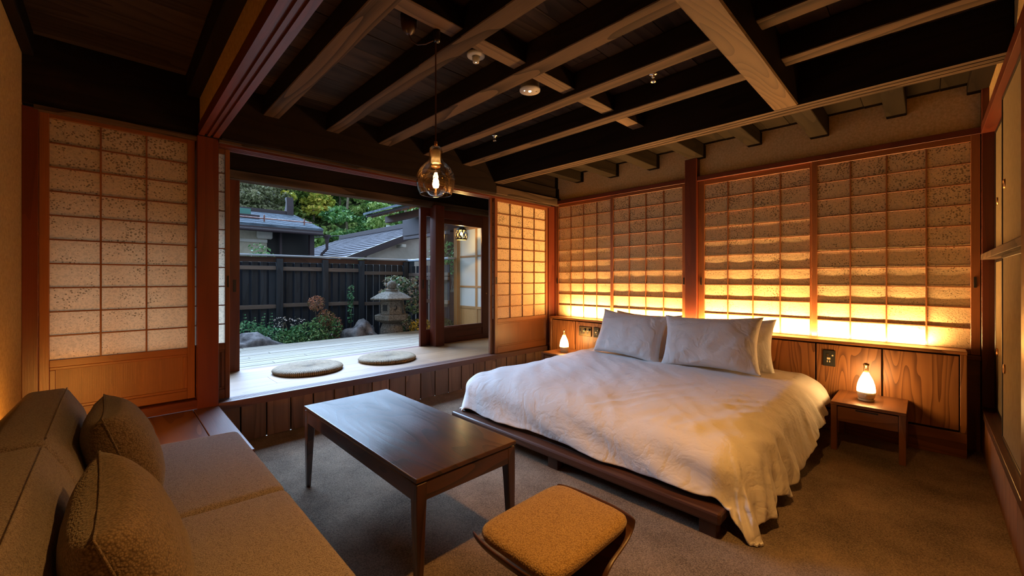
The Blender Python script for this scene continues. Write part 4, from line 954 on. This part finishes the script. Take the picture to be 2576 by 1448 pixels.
def bottle_lamp(label, x, y, z):
    t = thing('bottle_lamp', label, 'lamp', (x, y, z), 0, 'bottle lamps on the nightstands')
    L = (x, y, z)
    lathe('base_ring', slim([(0, 0), (.052, 0), (.056, .004), (.056, .012), (.048, .014), (0, .014)]), 'cream', t, L, 32)
    lathe('body_base', slim([(0, .016), (.050, .016), (.058, .026), (.0625, .045), (.0635, .060), (0, .060)]), 'cream', t, L, 32)
    lathe('touch_button', [(0, 0), (.008, 0), (.009, .002), (0, .003)], 'cream', t, (x - .0468, y - .004, z + .040), 14).rotation_euler = (0, R(-90), 0)
    lathe('glowing_shade', slim([(.0635, .061), (.0630, .080), (.059, .105), (.050, .132), (.038, .155), (.027, .172), (.0205, .185), (0, .187)]), 'glow', t, L, 36)
    lathe('neck', slim([(.0205, .185), (.0185, .20), (.0175, .235), (.0155, .235), (.0160, .20), (.0175, .189)]), 'glass', t, L, 24)
    lathe('rim', slim([(.0155, .235), (.0175, .233), (.021, .238), (.021, .246), (.018, .250), (.0155, .248)]), 'brass', t, L, 24)
    lathe('cork', slim([(0, .190), (.0130, .190), (.0148, .235), (.0148, .246), (0, .248)]), 'cork', t, L, 20)
bottle_lamp('glowing bottle shaped lamp on the right nightstand', 3.62, 0.285, 0.3205)
bottle_lamp('glowing bottle shaped lamp at the far left of the bed', 3.62, 2.85, 0.3205)

# ------------------------------------------------------------------ coffee table
tb = thing('coffee_table', 'dark brown rectangular coffee table between sofa and bed', 'table', (1.0, 1.82, 0))
box('top', 0.752, 1.242, 1.238, 2.397, 0.424, 0.441, 'walnut', tb, 0.003, 1, 2)
box('shadow_gap', 0.768, 1.226, 1.252, 2.383, 0.416, 0.426, 'walnut', tb, 0, 1)
for x0, x1 in ((0.757, 0.779), (1.215, 1.237)): box('apron', x0, x1, 1.275, 2.36, 0.352, 0.418, 'walnut', tb, 0.002)
for y0, y1 in ((1.243, 1.265), (2.370, 2.392)): box('apron', 0.795, 1.20, y0, y1, 0.352, 0.418, 'walnut', tb, 0.002)
for sx in (0, 1):
    for sy_ in (0, 1):
        x0, x1 = (0.755, 0.797) if sx == 0 else (1.197, 1.239); y0, y1 = (1.241, 1.283) if sy_ == 0 else (2.352, 2.394)
        bm = bmesh.new(); t_ = 0.60; rings = []
        ax_, ay_ = (x0 if sx == 0 else x1), (y0 if sy_ == 0 else y1)
        for z, k in ((0, t_), (0.30, 0.93), (0.352, 1.0), (0.418, 1.0)):
            xa, xb = sorted((ax_ + (.004 if z == 0 else 0) * (1 if sx == 0 else -1), ax_ + (x1 - x0) * k * (1 if sx == 0 else -1))); ya, yb = sorted((ay_, ay_ + (y1 - y0) * k * (1 if sy_ == 0 else -1)))
            rings.append([bm.verts.new(p) for p in ((xa - ax_, ya - ay_, z - .2), (xb - ax_, ya - ay_, z - .2), (xb - ax_, yb - ay_, z - .2), (xa - ax_, yb - ay_, z - .2))])
        for a, b_ in zip(rings, rings[1:]):
            for i in range(4): bm.faces.new((a[i], a[(i + 1) % 4], b_[(i + 1) % 4], b_[i]))
        bm.faces.new(rings[0][::-1]); bm.faces.new(rings[-1]); bmesh.ops.bevel(bm, geom=bm.edges[:], offset=0.0025, segments=1, affect='EDGES')
        bmesh.ops.recalc_face_normals(bm, faces=bm.faces)
        me = bpy.data.meshes.new('m'); bm.to_mesh(me); bm.free(); grain_uv(me, 2); link('leg', me, 'walnut', tb, (ax_, ay_, 0.2))

# ------------------------------------------------------------------ sofa
def soft(name, prof, y0, y1, mat, parent, bev=0.035, segs=4):
    """rounded upholstery block: profile in X-Z extruded along Y"""
    bm = bmesh.new(); cx_ = sum(p[0] for p in prof) / len(prof); cz_ = sum(p[1] for p in prof) / len(prof); cy_ = (y0 + y1) / 2
    a = [bm.verts.new((x - cx_, y0 - cy_, z - cz_)) for x, z in prof]; b_ = [bm.verts.new((x - cx_, y1 - cy_, z - cz_)) for x, z in prof]
    n = len(prof)
    for i in range(n): bm.faces.new((a[i], a[(i + 1) % n], b_[(i + 1) % n], b_[i]))
    bm.faces.new(a[::-1]); bm.faces.new(b_); bmesh.ops.recalc_face_normals(bm, faces=bm.faces)
    bmesh.ops.bevel(bm, geom=bm.edges[:], offset=bev, segments=segs, affect='EDGES', profile=0.6)
    me = bpy.data.meshes.new('m'); bm.to_mesh(me); bm.free(); return link(name, me, mat, parent, (cx_, cy_, cz_), True)
sf = thing('sofa', 'low taupe woven two seat sofa in the left foreground', 'sofa', (0.05, 1.55, 0))
for y0, y1 in ((0.815, 1.540), (1.548, 2.285)):
    soft('seat_cushion', [(-0.13, 0.26), (0.435, 0.24), (0.443, 0.32), (0.425, 0.425), (0.15, 0.437), (-0.13, 0.425)], y0, y1, 'sofa', sf, 0.030)
    soft('back_cushion', [(-0.325, 0.25), (-0.10, 0.25), (-0.02, 0.43), (-0.075, 0.64), (-0.120, 0.728), (-0.215, 0.728), (-0.325, 0.58)], y0 + .003, y1 - .003, 'sofa', sf, 0.022)
    for k, (xa, za) in enumerate(((-0.120, 0.7290),)):
        tube('seam', [(xa, y0 + .03, za), (xa, y1 - .03, za)], 0.002, 'sofa', sf, 6)
box('base', -0.30, 0.40, 0.84, 2.26, 0.10, 0.255, 'bedwood', sf, 0.004)
for x in (-0.28, 0.34):
    for y in (0.87, 2.18): box('leg', x, x + .045, y, y + .045, 0, 0.10, 'bedwood', sf, 0.003)
def throw(label, x, y, z, wd, ht, th, lean, yaw, roll, seed):
    o = link('throw_cushion', cushion_mesh(wd, ht, th, seed, 30, 0.002, 0.10), 'pillowf', None, (x, y, z), True)
    o.rotation_euler = (Matrix.Rotation(yaw + R(90), 3, 'Z') @ Matrix.Rotation(roll, 3, 'Y') @ Matrix.Rotation(lean, 3, 'X')).to_euler()
    tag(o, label, 'cushion', 'brown throw cushions on the sofa')
    # piped seam round the edge, its own part
    n = 30; e = []
    for i in range(n + 1): e.append((-1 + 2 * i / n, -1))
    for i in range(1, n + 1): e.append((1, -1 + 2 * i / n))
    for i in range(1, n + 1): e.append((1 - 2 * i / n, 1))
    for i in range(1, n): e.append((-1, 1 - 2 * i / n))
    pts = [(wd / 2 * u * (1 - .10 * (1 - v * v) * abs(u) ** 3 * .6), 0, ht / 2 * v * (1 - .10 * (1 - u * u) * abs(v) ** 3 * .8)) for u, v in e]
    pp = tube('piping', pts, 0.0022, 'pillowf', None, 6, True); pp.parent = o; pp.location = pts[0]
    return o
throw('brown woven cushion leaning on the sofa back at the far end', 0.030, 1.873, 0.568, 0.43, 0.33, 0.17, R(-18), 0, R(2), 2.2)
throw('brown woven cushion leaning on the sofa back at the near end', 0.030, 1.150, 0.568, 0.43, 0.33, 0.17, R(-18), 0, R(-2), 5.6)

# ------------------------------------------------------------------ stool
SX, SY = 0.945, 0.775
st = thing('curved_plywood_stool', 'dark curved plywood stool with mustard woven cushion in front', 'stool', (SX, SY, 0))
def wing(sg):
    pr = [(.215, .405), (.212, .392), (.200, .375), (.170, .355), (.120, .342), (.070, .332), (.035, .312), (.018, .275), (.018, .225), (.035, .165), (.075, .085), (.125, .028), (.165, .0)]
    bm = bmesh.new(); rows = []
    for k in range(13):
        yy = -0.155 + 0.31 * k / 12; r_ = []
        for x, z in pr:
            edge = 1.0 - 0.10 * abs(k / 6 - 1) ** 3 if z > .34 else 1.0
            wz = 1.0 if z > .3 else 0.80 + .2 * abs(z - .15) / .15
            r_.append(bm.verts.new((sg * x * edge, yy * wz, z)))
        rows.append(r_)
    for a, b_ in zip(rows, rows[1:]):
        for i in range(len(pr) - 1): bm.faces.new((a[i], a[i + 1], b_[i + 1], b_[i]))
    me = bpy.data.meshes.new('m'); bm.to_mesh(me); bm.free(); grain_uv(me, 1)
    o = link('plywood_wing', me, 'bedwood', st, (SX, SY, 0), True)
    m_ = o.modifiers.new('s', 'SOLIDIFY'); m_.thickness = 0.008; m_.offset = 0
    m_ = o.modifiers.new('b', 'SUBSURF'); m_.levels = 1; m_.render_levels = 2
wing(1); wing(-1)
tube('brass_rod', [(SX, SY - .12, 0.24), (SX, SY + .12, 0.24)], 0.005, 'brass', st)
bm = bmesh.new(); rings = []; N = 72
def sup(hx, hy, z, dome=0.0):
    r_ = []
    for i in range(N):
        t = 2 * math.pi * i / N; c, q = math.cos(t), math.sin(t)
        r_.append(bm.verts.new((hx * math.copysign(abs(c) ** .30, c), hy * math.copysign(abs(q) ** .30, q), z)))
    return r_
for hx, hy, z in ((.150, .110, -.020), (.176, .134, -.019), (.188, .146, -.012), (.1925, .150, -.001), (.1925, .150, .004), (.190, .148, .012), (.182, .140, .0185), (.165, .124, .0215), (.12, .09, .0235), (.06, .045, .0245), (.01, .008, .025)): rings.append(sup(hx, hy, z))
for a, b_ in zip(rings, rings[1:]):
    for i in range(N): bm.faces.new((a[i], a[(i + 1) % N], b_[(i + 1) % N], b_[i]))
bm.faces.new(rings[0][::-1]); bm.faces.new(rings[-1]); bmesh.ops.recalc_face_normals(bm, faces=bm.faces)
me = bpy.data.meshes.new('m'); bm.to_mesh(me); bm.free(); link('seat_cushion', me, 'mustard', st, (SX, SY, 0.398), True)

# ------------------------------------------------------------------ straw cushions on the engawa
def zabuton(label, x, y, rr, seed):
    n = 96; prof = [(0.0, .042), (.05, .041), (.12, .046), (.18, .044), (.235, .047), (.265, .044), (.288, .033), (.296, .020), (.288, .006), (.27, 0), (0, 0)]
    bm = bmesh.new(); rings = []
    for r, z in prof:
        if r == 0: rings.append([bm.verts.new((0, 0, z))]); continue
        ring = []
        for i in range(n):
            a = 2 * math.pi * i / n; w_ = 1 + .012 * noise.noise(Vector((math.cos(a) * 2, math.sin(a) * 2, seed))); dz = .0022 * (i % 2) * (r / .29) + .003 * noise.noise(Vector((r * 30 * math.cos(a), r * 30 * math.sin(a), seed)))
            ring.append(bm.verts.new((r * w_ * rr / .296 * math.cos(a), r * w_ * rr / .296 * math.sin(a), z + (dz if z > .015 else 0))))
        rings.append(ring)
    for a, b_ in zip(rings, rings[1:]):
        for i in range(n):
            j = (i + 1) % n
            if len(a) == 1: bm.faces.new((a[0], b_[i], b_[j]))
            elif len(b_) == 1: bm.faces.new((a[j], a[i], b_[0]))
            else: bm.faces.new((a[i], b_[i], b_[j], a[j]))
    bmesh.ops.recalc_face_normals(bm, faces=bm.faces)
    me = bpy.data.meshes.new('m'); bm.to_mesh(me); bm.free()
    tag(link('straw_cushion', me, 'straw', None, (x, y, 0.300), True), label, 'cushion', 'round straw cushions on the veranda floor')
zabuton('round woven straw cushion on the veranda floor, nearer the left post', 1.29, 3.98, 0.295, 1)
zabuton('round woven straw cushion on the veranda floor, further right', 2.045, 3.93, 0.290, 5)

# ------------------------------------------------------------------ ceiling fittings
PX, PY, PZ = 1.115, 1.66, 1.545
pd = thing('pendant_lamp', 'clear glass bulb shaped pendant lamp hanging from the ceiling beam', 'lamp', (PX, PY, 2.33))
def gl(nm, prof, th=.0015):
    o = lathe(nm, prof, 'glass', pd, (PX, PY, PZ), 40); m_ = o.modifiers.new('s', 'SOLIDIFY'); m_.thickness = th; return o
gl('outer_shade', [(.0735, -.001), (.0745, -.002), (.076, .001), (.085, .022), (.0915, .050), (.092, .075), (.086, .100), (.072, .125), (.052, .145), (.037, .158), (.032, .172), (.032, .205), (.029, .220), (.020, .230), (.010, .234)])
gl('inner_bulb', [(0, -.012), (.030, -.006), (.052, .016), (.0615, .045), (.060, .070), (.050, .092), (.035, .106), (.024, .114), (.022, .126), (.018, .136)], .001)
lathe('socket', [(0, .150), (.022, .150), (.022, .206), (.019, .212), (0, .212)], 'socket', pd, (PX, PY, PZ), 24)
lathe('socket_ring', [(.016, .128), (.022, .132), (.022, .139), (.016, .143)], 'brass', pd, (PX, PY, PZ), 24)
lathe('filament', [(0, .026), (.012, .034), (.016, .047), (.012, .060), (0, .068)], 'filament', pd, (PX, PY, PZ), 12)
tube('filament_support', [(PX, PY, PZ + .06), (PX, PY, PZ + .13)], 0.0012, 'brass', pd); tube('filament_support', [(PX, PY, PZ - .008), (PX, PY, PZ + .03)], 0.005, 'brass', pd)
lathe('cord_grip', [(0, .232), (.0075, .232), (.0075, .254), (0, .256)], 'brass', pd, (PX, PY, PZ), 16)
tube('cord', [(PX, PY, PZ + .25), (PX, PY, 2.29)], 0.0035, 'bedwood', pd)
lathe('canopy', [(0, -.055), (.014, -.055), (.016, -.045), (.016, 0), (0, 0)], 'black', pd, (PX, PY - .01, 2.331), 20)
CX, CY = 1.05, 1.80
rs = thing('ceiling_rose', 'dark egg shaped cord outlet on the ceiling boards', 'ceiling outlet', (CX, CY, 2.44))
lathe('dome', [(0, -.095), (.012, -.092), (.030, -.075), (.038, -.05), (.040, 0), (0, 0)], 'bedwood', rs, (CX, CY, 2.441), 24)
tube('cord_loop', [(CX, CY, 2.35), (CX + .005, CY - .02, 2.31), (CX + .02, CY - .05, 2.285), (CX + .04, CY - .09, 2.28), (PX - .005, PY + .015, 2.29)], 0.003, 'bedwood', rs)
dt = thing('smoke_detector', 'small round white detector with raised centre between the joists', 'detector', (1.48, 1.80, 2.44))
lathe('plate', [(0, -.012), (.030, -.020), (.050, -.016), (.052, 0), (0, 0)], 'grey', dt, (1.48, 1.80, 2.420), 32); box('mount', 1.45, 1.51, 1.77, 1.83, 2.415, 2.441, 'blackmat', dt)
lathe('sensor', [(0, -.050), (.018, -.050), (.019, -.040), (.022, -.034), (.022, -.018), (0, -.018)], 'grey', dt, (1.48, 1.80, 2.420), 24); lathe('indicator', [(0, -.003), (.003, 0), (0, 0)], 'led', dt, (1.48, 1.80, 2.370), 8)
em = thing('emergency_light', 'larger round grey ceiling light with small lens between joists', 'ceiling light', (1.92, 1.79, 2.44))
lathe('housing', [(0, -.005), (.066, -.004), (.067, .006), (.060, .010), (.060, .09), (0, .09)], 'grey', em, (1.92, 1.79, 2.350), 40)
lathe('lens', [(0, -.006), (.008, -.004), (.010, 0), (0, 0)], 'led', em, (1.92, 1.79, 2.345), 16)
lathe('test_button', [(0, -.003), (.005, -.002), (.005, 0), (0, 0)], 'cream', em, (1.955, 1.765, 2.345), 12); lathe('pilot_lamp', [(0, -.003), (.004, -.002), (.004, 0), (0, 0)], 'led', em, (1.89, 1.81, 2.345), 12)
def sprinkler(label, x, y, z):
    t = thing('sprinkler_head', label, 'sprinkler', (x, y, 2.44), 0, 'sprinkler heads between the joists')
    lathe('stem', [(0, -.03), (.010, -.03), (.012, 0), (.012, 2.441 - z), (0, 2.441 - z)], 'chrome', t, (x, y, z), 14)
    lathe('flange', [(.008, -.006), (.026, -.002), (.027, .002), (.008, .004)], 'chrome', t, (x, y, z - .012), 22)
    lathe('deflector', [(.006, -.030), (.015, -.044), (.016, -.041), (.008, -.026)], 'chrome', t, (x, y, z - .012), 16)
    for a in (0, 2.1, 4.2): tube('arm', [(x + .010 * math.cos(a), y + .010 * math.sin(a), z - .01), (x + .015 * math.cos(a), y + .015 * math.sin(a), z - .05)], .0015, 'chrome', t, 4)
sprinkler('chrome sprinkler head near the big grained beam', 2.38, 1.18, 2.405)
sprinkler('chrome sprinkler head further back near the veranda', 2.40, 2.66, 2.405)
